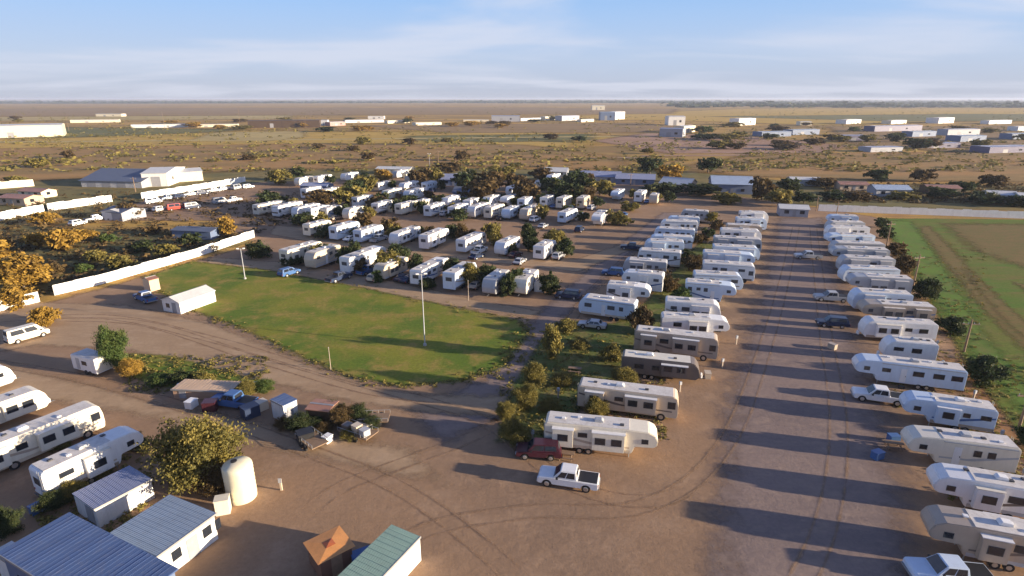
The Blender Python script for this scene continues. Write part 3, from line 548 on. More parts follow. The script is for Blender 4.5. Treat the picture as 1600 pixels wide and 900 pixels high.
def make_rv(p1, p2, kind, col, label, group, detail=2, front='left', h=None, stripe=None, W=2.5, seed=0, slide_near=True, nose=None, roofcol=None, awning=None):
    rg = random.Random(seed)
    L = (p2 - p1).length; L = max(5.5, min(13.0, L)); mid = (p1 + p2) / 2; u = (p2 - p1).normalized()
    p1 = mid - u * L / 2; p2 = mid + u * L / 2
    n = Vector((-u.y, u.x, 0))
    if n.y < 0: n = -n
    mirror = (front != 'left')
    org = p1 if not mirror else p2 + n * W
    ang = math.atan2(u.y, u.x) if not mirror else math.atan2(-u.y, -u.x)
    h = h or rg.uniform(3.2, 3.6)
    nm = {'fifth': 'fifth_wheel_trailer', 'trailer': 'travel_trailer', 'motorhome': 'motorhome'}[kind]
    cat = {'fifth': 'trailer', 'trailer': 'trailer', 'motorhome': 'motorhome'}[kind]
    r = thing(nm, label, cat, (org.x, org.y, 0), ang, group)
    near_y = 0 if not mirror else W; sgn = -1 if not mirror else 1
    prof, b = rv_profile(kind, L, h)
    body = MB().prism(prof, 0, W).build('body', P[col], r, bevel=0.07 if detail else 0.0)
    x_r0 = 1.3 if kind != 'motorhome' else 0.7
    roof = MB().prism([(x_r0 + (1.7 if kind == 'fifth' else 0), h - 0.01), (L - 0.3, h - 0.01), (L - 0.3, h + 0.03), (x_r0 + (1.7 if kind == 'fifth' else 0), h + 0.03)], 0.12, W - 0.12).build('roof', P[roofcol] if roofcol else ROOFM, r)
    # roof furniture
    acx = L * rg.uniform(0.45, 0.6)
    MB().prism([(acx, h + 0.031), (acx + 1.0, h + 0.031), (acx + 0.92, h + 0.30), (acx + 0.2, h + 0.34), (acx + 0.04, h + 0.2)], W / 2 - 0.35, W / 2 + 0.35).build('air_conditioner', P['white' if rg.random() < .6 else 'grey'], r, bevel=0.04 if detail else 0)
    if detail:
        for vx in ([L * 0.3, L * 0.82] + ([L * 0.68] if detail > 1 else [])):
            vy = W / 2 + rg.uniform(-0.5, 0.5); MB().box(vx, vx + 0.42, vy - 0.2, vy + 0.2, h + 0.031, h + 0.16).build('roof_vent', P['white'] if rg.random() < .4 else TRIM, r, bevel=0.03)
    # wheels
    wx = [L * 0.60, L * 0.60 + 0.95] if kind != 'motorhome' else [1.9, L * 0.72]
    if L < 7 and kind == 'trailer': wx = [L * 0.58]
    rad = 0.38 if kind != 'motorhome' else 0.48
    for x in wx:
        for y in ((-0.012, 0.26), (W - 0.26, W + 0.012)):
            wh = MB().tube((x, y[0], rad), (x, y[1], rad), rad, seg=18).build('wheel', TYRE, r)
            if detail > 1:
                yo = y[0] - 0.012 if y[0] < 1 else y[1] + 0.012; MB().tube((x, yo, rad), (x, yo + (0.02 if y[0] < 1 else -0.02), rad), rad * 0.55, seg=12).build('rim', RIM, wh)
    # slide-out on the near side, windows on both
    occupied = {0: [], 1: []}
    def window(x0, x1, z0, z1, side, parent=r, off=0.0):
        yy = (0 - 0.006 - off) if side == 0 else (W + 0.006 + off); s = -1 if side == 0 else 1
        fr = side_rect(x0, x1, z0, z1, yy, -s * -0.03 if False else s * 0.03).build('window', TRIM, parent)
        if detail > 1: side_rect(x0 + 0.05, x1 - 0.05, z0 + 0.05, z1 - 0.05, yy + s * 0.031, s * 0.012).build('pane', GLASS, fr)
        elif detail: pass
    def slide(x0, x1, side):
        zz0, zz1 = 0.95, h - 0.45; dpt = 0.55 if L > 8 else 0.35
        y0, y1 = ((-dpt, 0.02) if side == 0 else (W - 0.02, W + dpt))
        so = MB().box(x0, x1, y0, y1, zz0, zz1).build('slide_out', P[col], r, bevel=0.04 if detail else 0)
        fb = MB().box(x0 - 0.06, x1 + 0.06, y0 if side == 0 else W + 0.001, -0.001 if side == 0 else y1, zz1 + 0.01, zz1 + 0.09).build('slide_topper', P['white' if col != 'white' else 'cream'] if detail > 1 else ROOFM, so)
        nwin = 2 if x1 - x0 > 2.6 else 1
        for k in range(nwin):
            xc = x0 + (x1 - x0) * (k + 0.5) / nwin; ww = 0.55
            window(xc - ww, xc + ww, zz0 + 0.75, zz0 + 1.55, side, so, dpt)
        occupied[side].append((x0 - 0.15, x1 + 0.15))
    ns = 0 if not mirror else 1
    if detail:
        lo = 3.0 if kind == 'fifth' else (1.4 if kind == 'trailer' else 2.2)
        if L > 7.5:
            if slide_near:
                a = lo + rg.uniform(0, 0.6); slide(a, a + min(3.6, (L - lo) * 0.38), ns)
                if L > 10.5: slide(L - 3.1, L - 0.9, ns)
            a = lo + rg.uniform(0.5, 1.5); slide(a + 0.4, a + 2.8, 1 - ns)
        # door on the far/near side without a slide
        ds = ns if not slide_near else 1 - ns
        for side in (0, 1):
            free = lambda a, c: all(c < q0 or a > q1 for q0, q1 in occupied[side])
            if side == ds:
                for dxx in (L * 0.42, L * 0.75, L * 0.3, L - 1.4):
                    if free(dxx, dxx + 0.7):
                        yy = -0.006 if side == 0 else W + 0.006; s = -1 if side == 0 else 1
                        d = side_rect(dxx, dxx + 0.68, b + 0.12, b + 2.05, yy, s * 0.025).build('door', P['cream' if col == 'white' else 'white'], r)
                        MB().box(dxx + 0.56, dxx + 0.62, min(yy + s * 0.026, yy + s * 0.07), max(yy + s * 0.026, yy + s * 0.07), b + 0.95, b + 1.1).build('handle', TRIM, d)
                        occupied[side].append((dxx - 0.1, dxx + 0.8)); break
            x = (3.1 if kind == 'fifth' else 1.1 if kind == 'trailer' else 2.0)
            while x < L - 0.9:
                ww = rg.choice([0.7, 1.0, 1.25])
                if free(x, x + ww) and x + ww < L - 0.3:
                    zt = h - 0.85; window(x, x + ww, zt - rg.choice([0.55, 0.7]), zt, side); x += ww
                x += rg.uniform(0.5, 1.1)
            if kind == 'fifth': window(1.0, 1.7, h - 1.45, h - 0.9, side)
            if kind == 'motorhome': window(0.35, 1.25, 1.7, 2.6, side)
        # end window, cap decal and ladder
        ew = MB().box(L + 0.004, L + 0.03, W * 0.25, W * 0.72, h - 1.7, h - 0.95).build('window', TRIM if detail < 2 else GLASS, r)
    else:
        for side in (0, 1):
            for x in (L * 0.35, L * 0.62, L * 0.82): window(x, x + 0.8, h - 1.5, h - 0.85, side)
        MB().box(L + 0.004, L + 0.03, W * 0.25, W * 0.72, h - 1.7, h - 0.95).build('window', TRIM, r)
    if kind == 'motorhome':
        MB().add([(0.215, 0.2, h - 0.35), (0.215, W - 0.2, h - 0.35), (-0.01, W - 0.2, 1.45), (-0.01, 0.2, 1.45)], [(0, 1, 2, 3)]).add([(0.19, 0.2, h - 0.35), (0.19, W - 0.2, h - 0.35), (-0.035, W - 0.2, 1.45), (-0.035, 0.2, 1.45)], [(3, 2, 1, 0)]).build('windscreen', GLASS, r)
    elif detail > 1 and nose:
        pass
    if detail and rg.random() < 0.65:
        sc_ = rg.choice(['tan', 'grey', 'beige', 'dark', 'silver'])
        for side in (0, 1):
            s = -1 if side == 0 else 1; yy = -0.003 if side == 0 else W + 0.003; ya, yb = sorted((yy, yy + s * 0.005)); xa = 2.8 if kind == 'fifth' else 0.5
            MB().box(xa, L - 0.05, ya, yb, b + 0.06, b + 0.42).build('lower_band', P[sc_], r)
    if detail > 1:
        for dd in [c for c in r.children if c.name.startswith('door')][:1]:
            vx = min(v.co.x for v in dd.data.vertices); vy = -0.45 if ds == 0 else W + 0.05
            MB().box(vx, vx + 0.66, vy, vy + 0.4, 0.30, 0.34).box(vx, vx + 0.66, vy, vy + 0.4, 0.0, 0.02).box(vx, vx + 0.04, vy, vy + 0.4, 0.021, 0.29).box(vx + 0.62, vx + 0.66, vy, vy + 0.4, 0.021, 0.29).build('step', TRIM, r)
    if kind == 'fifth':
        # coloured front cap panel and landing legs
        if nose:
            MB().prism([(0.30, h - 0.45), (-0.02, h - 1.05), (0.06, h - 1.6), (0.1, h - 1.6), (0.02, h - 1.05), (0.34, h - 0.45)], 0.15, W - 0.15).build('front_cap', P[nose], r)
        for y in (0.35, W - 0.35): MB().tube((2.9, y, 0), (2.9, y, b + 0.05), 0.05, seg=6).build('landing_leg', STEEL, r)
        if detail > 1: MB().tube((1.2, W / 2, h - 1.9), (1.2, W / 2, 1.2), 0.09, seg=8).box(1.05, 1.4, W / 2 - 0.15, W / 2 + 0.15, 1.1, 1.25).build('king_pin', TRIM, r)
    if kind == 'trailer':
        MB().prism([(-0.9, 0.5), (-0.75, 0.5), (0.5, 0.52), (0.5, 0.62), (-0.75, 0.6)], W / 2 - 0.06, W / 2 + 0.06).build('hitch', TRIM, r)
        if detail > 1:
            for y in (W / 2 - 0.2, W / 2 + 0.2): MB().tube((-0.25, y, 0.62), (-0.25, y, 1.1), 0.15, seg=12).tube((-0.25, y, 1.1), (-0.25, y, 1.2), 0.08, 0.05).build('gas_bottle', P['white'], r)
    if detail and stripe:
        for side in (0, 1):
            yy = -0.0035 if side == 0 else W + 0.0035; s = -1 if side == 0 else 1
            x0 = 2.9 if kind == 'fifth' else 0.7
            mb = MB(); ya, yb = sorted((yy, yy + s * 0.006)); zc_ = 1.25
            mb.prism([(x0, zc_), (L * 0.6, zc_ + 0.05), (L * 0.8, zc_ + 0.5), (L - 0.1, zc_ + 0.95), (L - 0.1, zc_ + 1.15), (L * 0.78, zc_ + 0.72), (L * 0.55, zc_ + 0.25), (x0, zc_ + 0.16)], ya, yb).build('stripe', P[stripe], r)
    if detail:
        MB().box(x_r0 + (1.7 if kind == 'fifth' else 0), L - 0.3, -0.10 if ds == 0 else W + 0.012, -0.012 if ds == 0 else W + 0.10, h - 0.28, h - 0.17).build('awning', P['grey'] if not awning else P[awning], r)
    if detail > 1:
        lad = MB()
        for y in (W * 0.78, W * 0.92): lad.tube((L + 0.08, y, 1.0), (L + 0.08, y, h + 0.1), 0.018, seg=5)
        for k in range(7): lad.tube((L + 0.08, W * 0.78, 1.15 + k * 0.36), (L + 0.08, W * 0.92, 1.15 + k * 0.36), 0.014, seg=5)
        lad.build('ladder', STEEL, r)
        MB().box(L + 0.003, L + 0.14, 0.12, W - 0.12, 0.5, 0.62).build('bumper', TRIM, r)
        for y in (0.15, W - 0.33): MB().box(L + 0.004, L + 0.03, y, y + 0.18, 1.0, 1.2).build('tail_light', P['red'], r)
    return r
ANG = math.atan2(-0.235, 0.972)
CN = {'white': 'white', 'cream': 'cream', 'beige': 'beige', 'tan': 'tan', 'ice': 'pale blue', 'grey': 'grey', 'dark': 'dark brown', 'silver': 'silver'}
KN = {'fifth': 'fifth wheel trailer', 'trailer': 'travel trailer', 'motorhome': 'motorhome'}

# centre double row, near side bottom edges in photo pixels: x1,y1,x2,y2,kind,colour,front,extra
sd = 100
CR = [
 (850, 703, 1026, 722, 'fifth', 'cream', 'right', dict(stripe='tan', slide_near=True, label='cream fifth wheel trailer beside the white pickup, nearest of the centre rows')),
 (902, 640, 1058, 661, 'motorhome', 'beige', 'right', dict(stripe='dark', label='beige motorhome with brown swoosh, second from the near end of centre rows')),
 (970, 588, 1092, 602, 'trailer', 'dark', 'right', dict(h=3.0, roofcol='cream', label='low dark brown trailer with pale roof and rounded white nose end')),
 (990, 551, 1120, 567, 'motorhome', 'tan', 'right', dict(stripe='dark', label='tan motorhome with dark side, behind the low dark brown trailer')),
 (1032, 527, 1138, 534, 'fifth', 'white', 'right', dict(label='tall white fifth wheel trailer, fifth from near end of centre right column')),
]
for (x1, y1, x2, y2, k, c, fr, ex) in CR:
    ex = dict(ex); lab = ex.pop('label'); sd += 1
    make_rv(G(x1, y1), G(x2, y2), k, c, lab, 'trailers in the centre double row', 2, fr, seed=sd, **ex)
def row(lst, place, group, detail=1):
    global sd
    for i, (x1, y1, x2, y2, k, c, fr) in enumerate(lst):
        sd += 1; o1, o2 = G(x1, y1), G(x2, y2); sh_ = (o2 - o1).normalized() * random.uniform(-0.9, 0.9); o2 = o2 + Vector((-sh_.y, sh_.x, 0)).normalized() * random.uniform(-0.7, 0.7); o1 += sh_; o2 += sh_ * random.uniform(0.2, 1.6)
        lab = '%s %s, %s %s' % (CN[c], KN[k], ORD[i + 1], place)
        make_rv(o1, o2, k, c, lab, group, detail, fr, seed=sd, h=3.5 + 0.5 * (sd % 3) / 2, W=2.9, stripe=random.choice([None, 'tan', 'blue', 'dark', 'grey']), slide_near=random.random() < 0.6)
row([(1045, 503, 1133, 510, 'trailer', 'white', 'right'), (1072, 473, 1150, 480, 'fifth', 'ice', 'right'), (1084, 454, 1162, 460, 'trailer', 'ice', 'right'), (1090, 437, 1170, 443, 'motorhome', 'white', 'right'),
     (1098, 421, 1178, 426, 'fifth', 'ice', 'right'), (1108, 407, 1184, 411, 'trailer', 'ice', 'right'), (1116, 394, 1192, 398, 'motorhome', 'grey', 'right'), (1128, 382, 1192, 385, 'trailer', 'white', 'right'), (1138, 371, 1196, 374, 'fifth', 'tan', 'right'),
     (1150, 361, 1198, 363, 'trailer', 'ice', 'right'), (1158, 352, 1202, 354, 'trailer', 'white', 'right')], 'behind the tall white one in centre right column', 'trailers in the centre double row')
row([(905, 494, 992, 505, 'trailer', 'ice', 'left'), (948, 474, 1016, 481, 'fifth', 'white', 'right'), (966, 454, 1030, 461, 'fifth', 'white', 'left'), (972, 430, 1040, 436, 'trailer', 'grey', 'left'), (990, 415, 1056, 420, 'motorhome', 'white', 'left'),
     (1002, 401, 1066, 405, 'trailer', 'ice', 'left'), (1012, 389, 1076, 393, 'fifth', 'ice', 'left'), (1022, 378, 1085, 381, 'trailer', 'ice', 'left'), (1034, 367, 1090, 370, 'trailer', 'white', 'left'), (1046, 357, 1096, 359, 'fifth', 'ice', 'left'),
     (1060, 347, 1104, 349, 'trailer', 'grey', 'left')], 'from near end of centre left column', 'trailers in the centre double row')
# right-hand row
RR = [
 (1442, 866, 1630, 905, 'fifth', 'tan', dict(stripe='dark', label='dull tan fifth wheel trailer nearest in the right-hand row', h=3.5)),
 (1450, 790, 1625, 824, 'fifth', 'white', dict(stripe='dark', label='white fifth wheel trailer with dark trimmed slide-outs, second in right-hand row')),
 (1412, 724, 1584, 748, 'fifth', 'cream', dict(stripe='grey', label='cream fifth wheel trailer, third in the right-hand row', slide_near=False)),
 (1406, 660, 1550, 684, 'fifth', 'ice', dict(stripe='blue', nose='ice', label='pale blue-white fifth wheel trailer with dark windows, fourth in right-hand row')),
 (1332, 596, 1504, 618, 'fifth', 'ice', dict(nose='white', slide_near=False, label='long pale blue trailer with rounded nose and small pickup in front')),
 (1378, 566, 1460, 574, 'trailer', 'white', dict(label='short white travel trailer behind the long pale blue trailer')),
 (1346, 532, 1460, 540, 'trailer', 'white', dict(label='white travel trailer with beige rear, seventh in right-hand row')),
]
for (x1, y1, x2, y2, k, c, ex) in RR:
    ex = dict(ex); lab = ex.pop('label'); sd += 1
    make_rv(G(x1, y1), G(x2, y2), k, c, lab, 'trailers in the right-hand row', 2, 'left', seed=sd, **ex)
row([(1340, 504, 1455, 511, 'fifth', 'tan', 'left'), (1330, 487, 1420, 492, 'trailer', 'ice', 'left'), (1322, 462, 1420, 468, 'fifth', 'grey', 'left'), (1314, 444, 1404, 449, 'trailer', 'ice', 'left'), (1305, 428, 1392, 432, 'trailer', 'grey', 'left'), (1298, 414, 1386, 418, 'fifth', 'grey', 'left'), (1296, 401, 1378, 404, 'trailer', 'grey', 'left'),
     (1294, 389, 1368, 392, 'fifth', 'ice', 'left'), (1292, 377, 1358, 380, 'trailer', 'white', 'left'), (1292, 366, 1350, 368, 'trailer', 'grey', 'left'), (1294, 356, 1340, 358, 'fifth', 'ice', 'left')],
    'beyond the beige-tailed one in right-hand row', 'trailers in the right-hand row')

# trailers seen end-on in the park's cross rows; (px, base_y of near end, length, kind, colour)
LATER = []
def endrow(lst, place, group, heading=66, detail=1):
    global sd
    for i, (px, py, L, k, c) in enumerate(sorted(lst)):
        sd += 1; g = G(px, py); rgl = random.Random(sd)
        a = R_(heading + rgl.uniform(-4, 4)); u = Vector((math.cos(a), math.sin(a), 0))
        L *= K * 1.12
        p1 = g; p2 = g + u * L; LATER.append((i, g, u, Vector((-u.y, u.x, 0)), L, place))
        lab = '%s %s, %s from the left %s' % (CN[c], KN[k], ORD[i + 1], place)
        make_rv(p1, p2, k, c, lab, group, detail, 'left' if rgl.random() < 0.5 else 'right', seed=sd, h=rgl.uniform(3.4, 4.0), W=2.8, stripe=rgl.choice([None, 'tan', 'blue', 'grey']), slide_near=rgl.random() < .5)
def companion(kindsel, g, u, n, i, place, L):
    w = ORD[i + 1]
    if kindsel < 0.40:
        c = random.choice(['navy', 'grey', 'silver', 'maroon', 'blue', 'black', 'white', 'tan']); k = random.choice(['suv', 'sedan', 'pickup'])
        p = g + u * (L * random.uniform(0.1, 0.5)) - n * random.uniform(1.7, 2.4)
        make_car(0, 0, math.atan2(u.y, u.x) + random.uniform(-.12, .12), k, c, '%s %s parked right beside the %s trailer %s' % ({'navy': 'dark blue'}.get(c, c), {'suv': 'wagon', 'sedan': 'car', 'pickup': 'pickup'}[k], w, place), 'cars parked among the trailers', pos=p)
    elif kindsel < 0.62:
        p = g + u * (L * random.uniform(0.4, 0.9)) - n * random.uniform(1.5, 2.2); a = math.atan2(u.y, u.x)
        gable(p, a, 2.6, 1.9, 2.0, 0.35, random.choice([sheet_w, sheet_g, sheet_b, sheet_c]), random.choice([roof_w, roof_dk, roof_lav]), 'storage_shed', 'small storage shed right of the %s trailer %s' % (w, place), 'shed', over=0.1, doors=[('near', 0.8, 0.9, 0.05, 1.8)], group='small sheds beside trailers')
    for side in ((1,) if random.random() < 0.7 else (1, -1)):
        p = g + u * (L * random.uniform(0.5, 1.15)) - n * (random.uniform(2.2, 3.6) if side == 1 else -random.uniform(3.8, 4.8)); hue = random.choice(['dark', 'brown', 'olive', 'dark'])
        sh = random.choice(['bush', 'round', 'tall'])
        px_o = plant(0, 0, random.uniform(2.6, 4.6), random.uniform(3.4, 5.4), hue, sh, '%s %s growing %s of the %s trailer %s' % (HW[hue], 'bush' if sh == 'bush' else 'tree', 'right' if side == 1 else 'left', w, place), 'plants beside trailers of the cross rows', pos=p)
def extras(): 
    st = random.getstate(); random.seed(77)
    for (i, g, u, n, L, place) in LATER: companion(random.random(), g, u, n, i, place, L)
    random.setstate(st)
endrow([(452, 418, 9, 'trailer', 'cream'), (492, 424, 7.5, 'trailer', 'beige'), (548, 432, 10.5, 'fifth', 'white'), (600, 442, 7, 'trailer', 'beige'), (660, 450, 10, 'fifth', 'white'), (712, 458, 8, 'trailer', 'ice'), (774, 466, 6.5, 'trailer', 'grey'), (822, 466, 6.5, 'trailer', 'cream')],
       'in the row above the lawn', 'trailers in the cross row above the lawn')
endrow([(486, 372, 7, 'trailer', 'cream'), (528, 378, 8, 'fifth', 'ice'), (566, 382, 8, 'trailer', 'ice'), (622, 387, 9, 'trailer', 'white'), (670, 393, 9, 'fifth', 'white'), (728, 398, 9, 'trailer', 'white'), (788, 403, 7, 'trailer', 'white'), (850, 409, 7, 'trailer', 'white')],
       'in the second cross row', 'trailers in the second cross row')
endrow([(405, 338, 9, 'motorhome', 'cream'), (436, 341, 9, 'motorhome', 'white'), (466, 345, 8, 'trailer', 'white'), (488, 346, 7, 'trailer', 'white'), (512, 344, 6, 'trailer', 'grey'), (546, 346, 6, 'trailer', 'cream'), (592, 336, 8, 'trailer', 'white'), (628, 338, 8, 'trailer', 'cream'), (674, 341, 8, 'trailer', 'white'), (712, 344, 8, 'fifth', 'white'),
        (742, 343, 8, 'trailer', 'white'), (768, 344, 8, 'fifth', 'cream'), (796, 345, 7, 'trailer', 'ice'), (824, 347, 8, 'trailer', 'beige'), (884, 351, 8, 'trailer', 'ice'), (938, 357, 8, 'fifth', 'white')], 'in the third cross row', 'trailers in the third cross row')
endrow([(480, 312, 8, 'trailer', 'white'), (508, 314, 8, 'trailer', 'cream'), (560, 326, 7, 'trailer', 'white'), (606, 314, 8, 'trailer', 'cream'), (640, 316, 8, 'trailer', 'white'), (655, 331, 7, 'trailer', 'cream'), (700, 328, 7, 'trailer', 'white'), (735, 330, 7, 'trailer', 'white'), (765, 326, 7, 'trailer', 'white'), (820, 328, 7, 'trailer', 'ice'), (880, 328, 7, 'trailer', 'cream'), (792, 326, 9, 'fifth', 'white'), (855, 325, 7, 'trailer', 'white'), (912, 328, 7, 'trailer', 'beige'),
        (965, 316, 8, 'fifth', 'ice'), (1002, 318, 8, 'fifth', 'white'), (1026, 321, 5.6, 'trailer', 'beige')], 'in the fourth cross row', 'trailers in the fourth cross row', detail=0)
endrow([(468, 292, 8, 'trailer', 'cream'), (498, 290, 8, 'trailer', 'white'), (540, 284, 8, 'trailer', 'white'), (592, 300, 8, 'trailer', 'white'), (632, 302, 8, 'trailer', 'white'), (668, 300, 7, 'trailer', 'ice'), (714, 286, 8, 'trailer', 'grey'), (800, 308, 8, 'trailer', 'white'), (862, 288, 8, 'trailer', 'white'), (905, 290, 8, 'trailer', 'cream'), (838, 300, 8, 'trailer', 'cream'),
        (620, 280, 8, 'trailer', 'grey'), (640, 288, 8, 'trailer', 'beige')], 'in the rearmost row under trees', 'trailers in the rearmost row', detail=0)

# the four units at lower left, long axis running away to the upper right
for (a, b2, k, c, fr, lab, ex) in [
    ((78, 790), (232, 712), 'fifth', 'white', 'right', 'white fifth wheel trailer with pale blue cap beside the big olive bush', dict(stripe='beige', nose='ice', h=3.5)),
    ((-40, 762), (168, 672), 'motorhome', 'cream', 'right', 'long cream motorhome second from the right among the lower left trailers', dict(stripe='tan', h=3.4)),
    ((-75, 700), (82, 640), 'trailer', 'cream', 'right', 'cream travel trailer with green shaded side, at left edge above the long motorhome', dict(h=3.1)),
    ((-70, 636), (28, 602), 'trailer', 'white', 'right', 'white trailer end with dark rear window, furthest up left photo edge', dict(h=3.2))]:
    sd += 1
    A_, B_ = G(*a), G(*b2); make_rv(A_, B_, k, c, lab, 'trailers at lower left', 2, fr, seed=sd, slide_near=True, **ex)

# ------------------------------------------------------------------ cars and pickups
def make_car(px, py, ang, kind, col, label, group=None, pos=None):
    """origin at the middle of the vehicle; +x local is the front"""
    g = pos or G(px, py)
    name = {'pickup': 'pickup_truck', 'suv': 'sport_utility_car', 'sedan': 'parked_car', 'van': 'parked_van'}[kind]
    cat = {'pickup': 'pickup truck', 'suv': 'car', 'sedan': 'car', 'van': 'van'}[kind]
    r = thing(name, label, cat, (g.x, g.y, 0), ang, group)
    L, W, hb, hr = {'pickup': (5.9, 2.0, 1.12, 1.88), 'suv': (4.8, 1.9, 1.05, 1.78), 'sedan': (4.7, 1.82, 0.92, 1.42), 'van': (5.4, 2.0, 1.2, 2.25)}[kind]
    f = L / 2; rad = 0.40 if kind == 'pickup' else 0.35; wf = f - 0.95; wr = -f + 1.15
    def arch(cx, z0):
        return [(cx + math.cos(t) * (rad + 0.08), z0 + max(0, math.sin(t)) * (rad + 0.06)) for t in [i * math.pi / 7 for i in range(8)]]
    z0 = 0.38; hood = hb - 0.02 if kind != 'sedan' else hb - 0.08
    prof = [(f, z0 + 0.1), (f - 0.02, hood - 0.2), (f - 0.15, hood - 0.06), (f - 1.35, hb)]
    if kind == 'pickup': prof += [(-f + 1.95, hb), (-f + 0.02, hb - 0.02)]
    else: prof += [(-f + 0.35, hb), (-f + 0.03, hb - 0.08)]
    prof += [(-f, z0 + 0.15), (-f + 0.1, z0)]
    prof += [p for p in reversed(arch(wr, z0))] + [p for p in reversed(arch(wf, z0))] + [(f - 0.1, z0)]
    MB().prism(prof, -W / 2, W / 2).build('body', P[col], r, bevel=0.05)
    if kind == 'pickup': cab = (-f + 2.0, f - 1.5, -f + 2.15, f - 2.25)
    elif kind == 'suv': cab = (-f + 0.12, f - 1.15, -f + 0.45, f - 1.85)
    elif kind == 'van': cab = (-f + 0.05, f - 0.6, -f + 0.2, f - 1.4)
    else: cab = (-f + 0.6, f - 1.3, -f + 1.25, f - 2.1)
    x0, x1, t0, t1 = cab; w0 = W / 2 - 0.06; w1 = W / 2 - 0.24
    zb = hb - 0.03
    v = [(x0, -w0, zb), (x1, -w0, zb), (x1, w0, zb), (x0, w0, zb), (t0, -w1, hr), (t1, -w1, hr), (t1, w1, hr), (t0, w1, hr)]
    MB().add(v, [(0, 3, 2, 1), (4, 5, 6, 7), (0, 1, 5, 4), (1, 2, 6, 5), (2, 3, 7, 6), (3, 0, 4, 7)]).build('cab' if kind == 'pickup' else 'roof', P[col], r, bevel=0.06)
    def glass(a, b, c, d, nm, off, fr=(0.1, 0.9, 0.14, 0.86)):
        a, b, c, d = map(Vector, (a, b, c, d)); o = Vector(off)
        def L2(s, t): return (a * (1 - s) + b * s) * (1 - t) + (d * (1 - s) + c * s) * t + o
        q = [L2(fr[0], fr[2]), L2(fr[1], fr[2]), L2(fr[1], fr[3]), L2(fr[0], fr[3])]
        q2 = [p - o * 1.6 for p in q]
        MB().add(q + q2, [(0, 1, 2, 3), (7, 6, 5, 4), (0, 4, 5, 1), (1, 5, 6, 2), (2, 6, 7, 3), (3, 7, 4, 0)]).build(nm, GLASS, r)
    glass(v[1], v[2], v[6], v[5], 'windscreen', (0.015, 0, 0.01), (0.06, 0.94, 0.1, 0.93))
    glass(v[3], v[0], v[4], v[7], 'rear_window', (-0.015, 0, 0.008), (0.1, 0.9, 0.3, 0.88))
    for s, (a, b, c, d) in ((-1, (v[0], v[1], v[5], v[4])), (1, (v[3], v[2], v[6], v[7]))):
        glass(a, b, c, d, 'side_window', (0, s * 0.014, 0.004), (0.1, 0.49, 0.2, 0.88)); glass(a, b, c, d, 'side_window', (0, s * 0.014, 0.004), (0.53, 0.88, 0.2, 0.88))
    if kind == 'pickup':
        MB().box(-f + 0.12, -f + 1.92, -W / 2 + 0.14, W / 2 - 0.14, hb - 0.03, hb + 0.008).build('bed_cover', P['black'], r)
    for x in (wf, wr):
        for s in (-1, 1):
            ya, yb = sorted((s * (W / 2 - 0.24), s * (W / 2 - 0.005)))
            wh = MB().tube((x, ya, rad), (x, yb, rad), rad, seg=18).build('wheel', TYRE, r)
            yo = s * (W / 2 - 0.004); MB().tube((x, yo, rad), (x, yo + s * 0.02, rad), rad * 0.62, rad * 0.5, seg=12).build('rim', RIM, wh)
    for s in (-1, 1):
        MB().box(f - 0.03, f + 0.012, min(s * 0.6, s * 0.9), max(s * 0.6, s * 0.9), hood - 0.4, hood - 0.22).build('headlight', mat('headlight_glass', (0.75, 0.77, 0.8), 0.15), r)
        MB().box(-f - 0.012, -f + 0.03, min(s * 0.74, s * 0.92), max(s * 0.74, s * 0.92), hb - 0.42, hb - 0.16).build('tail_light', P['red'], r)
        MB().box(x1 - 0.55, x1 - 0.35, min(s * (w0 + 0.03), s * (w0 + 0.25)), max(s * (w0 + 0.03), s * (w0 + 0.25)), hb + 0.0, hb + 0.2).build('mirror', P['black'], r, bevel=0.02)
    MB().box(f - 0.02, f + 0.10, -W / 2 + 0.05, W / 2 - 0.05, 0.42, 0.6).build('bumper', STEEL if kind == 'pickup' else P['black'], r, bevel=0.03)
    MB().box(-f - 0.10, -f + 0.02, -W / 2 + 0.05, W / 2 - 0.05, 0.45, 0.62).build('bumper', STEEL if kind == 'pickup' else P['black'], r, bevel=0.03)
    return r
PI = math.pi
A0 = ANG
make_car(888, 756, PI + A0, 'pickup', 'white', 'white crew cab pickup truck parked beside the nearest centre row trailer')
make_car(842, 712, PI + A0 + 0.15, 'suv', 'maroon', 'dark maroon car at the tail of the nearest centre row trailer')
make_car(1480, 906, PI + A0 + 0.1, 'pickup', 'ice', 'pale blue pickup truck cut off by the bottom edge at right')
make_car(1372, 626, PI + A0 - 0.1, 'pickup', 'white', 'white pickup truck in front of the long pale blue trailer')
make_car(228, 470, PI + A0 - 0.4, 'pickup', 'blue', 'blue pickup truck beside the white gable-roofed shed')
make_car(366, 634, PI + A0, 'pickup', 'blue', 'blue pickup truck among bushes in the storage row')
make_car(44, 530, R_(58), 'van', 'cream', 'small rounded cream van parked near the white fence at left')
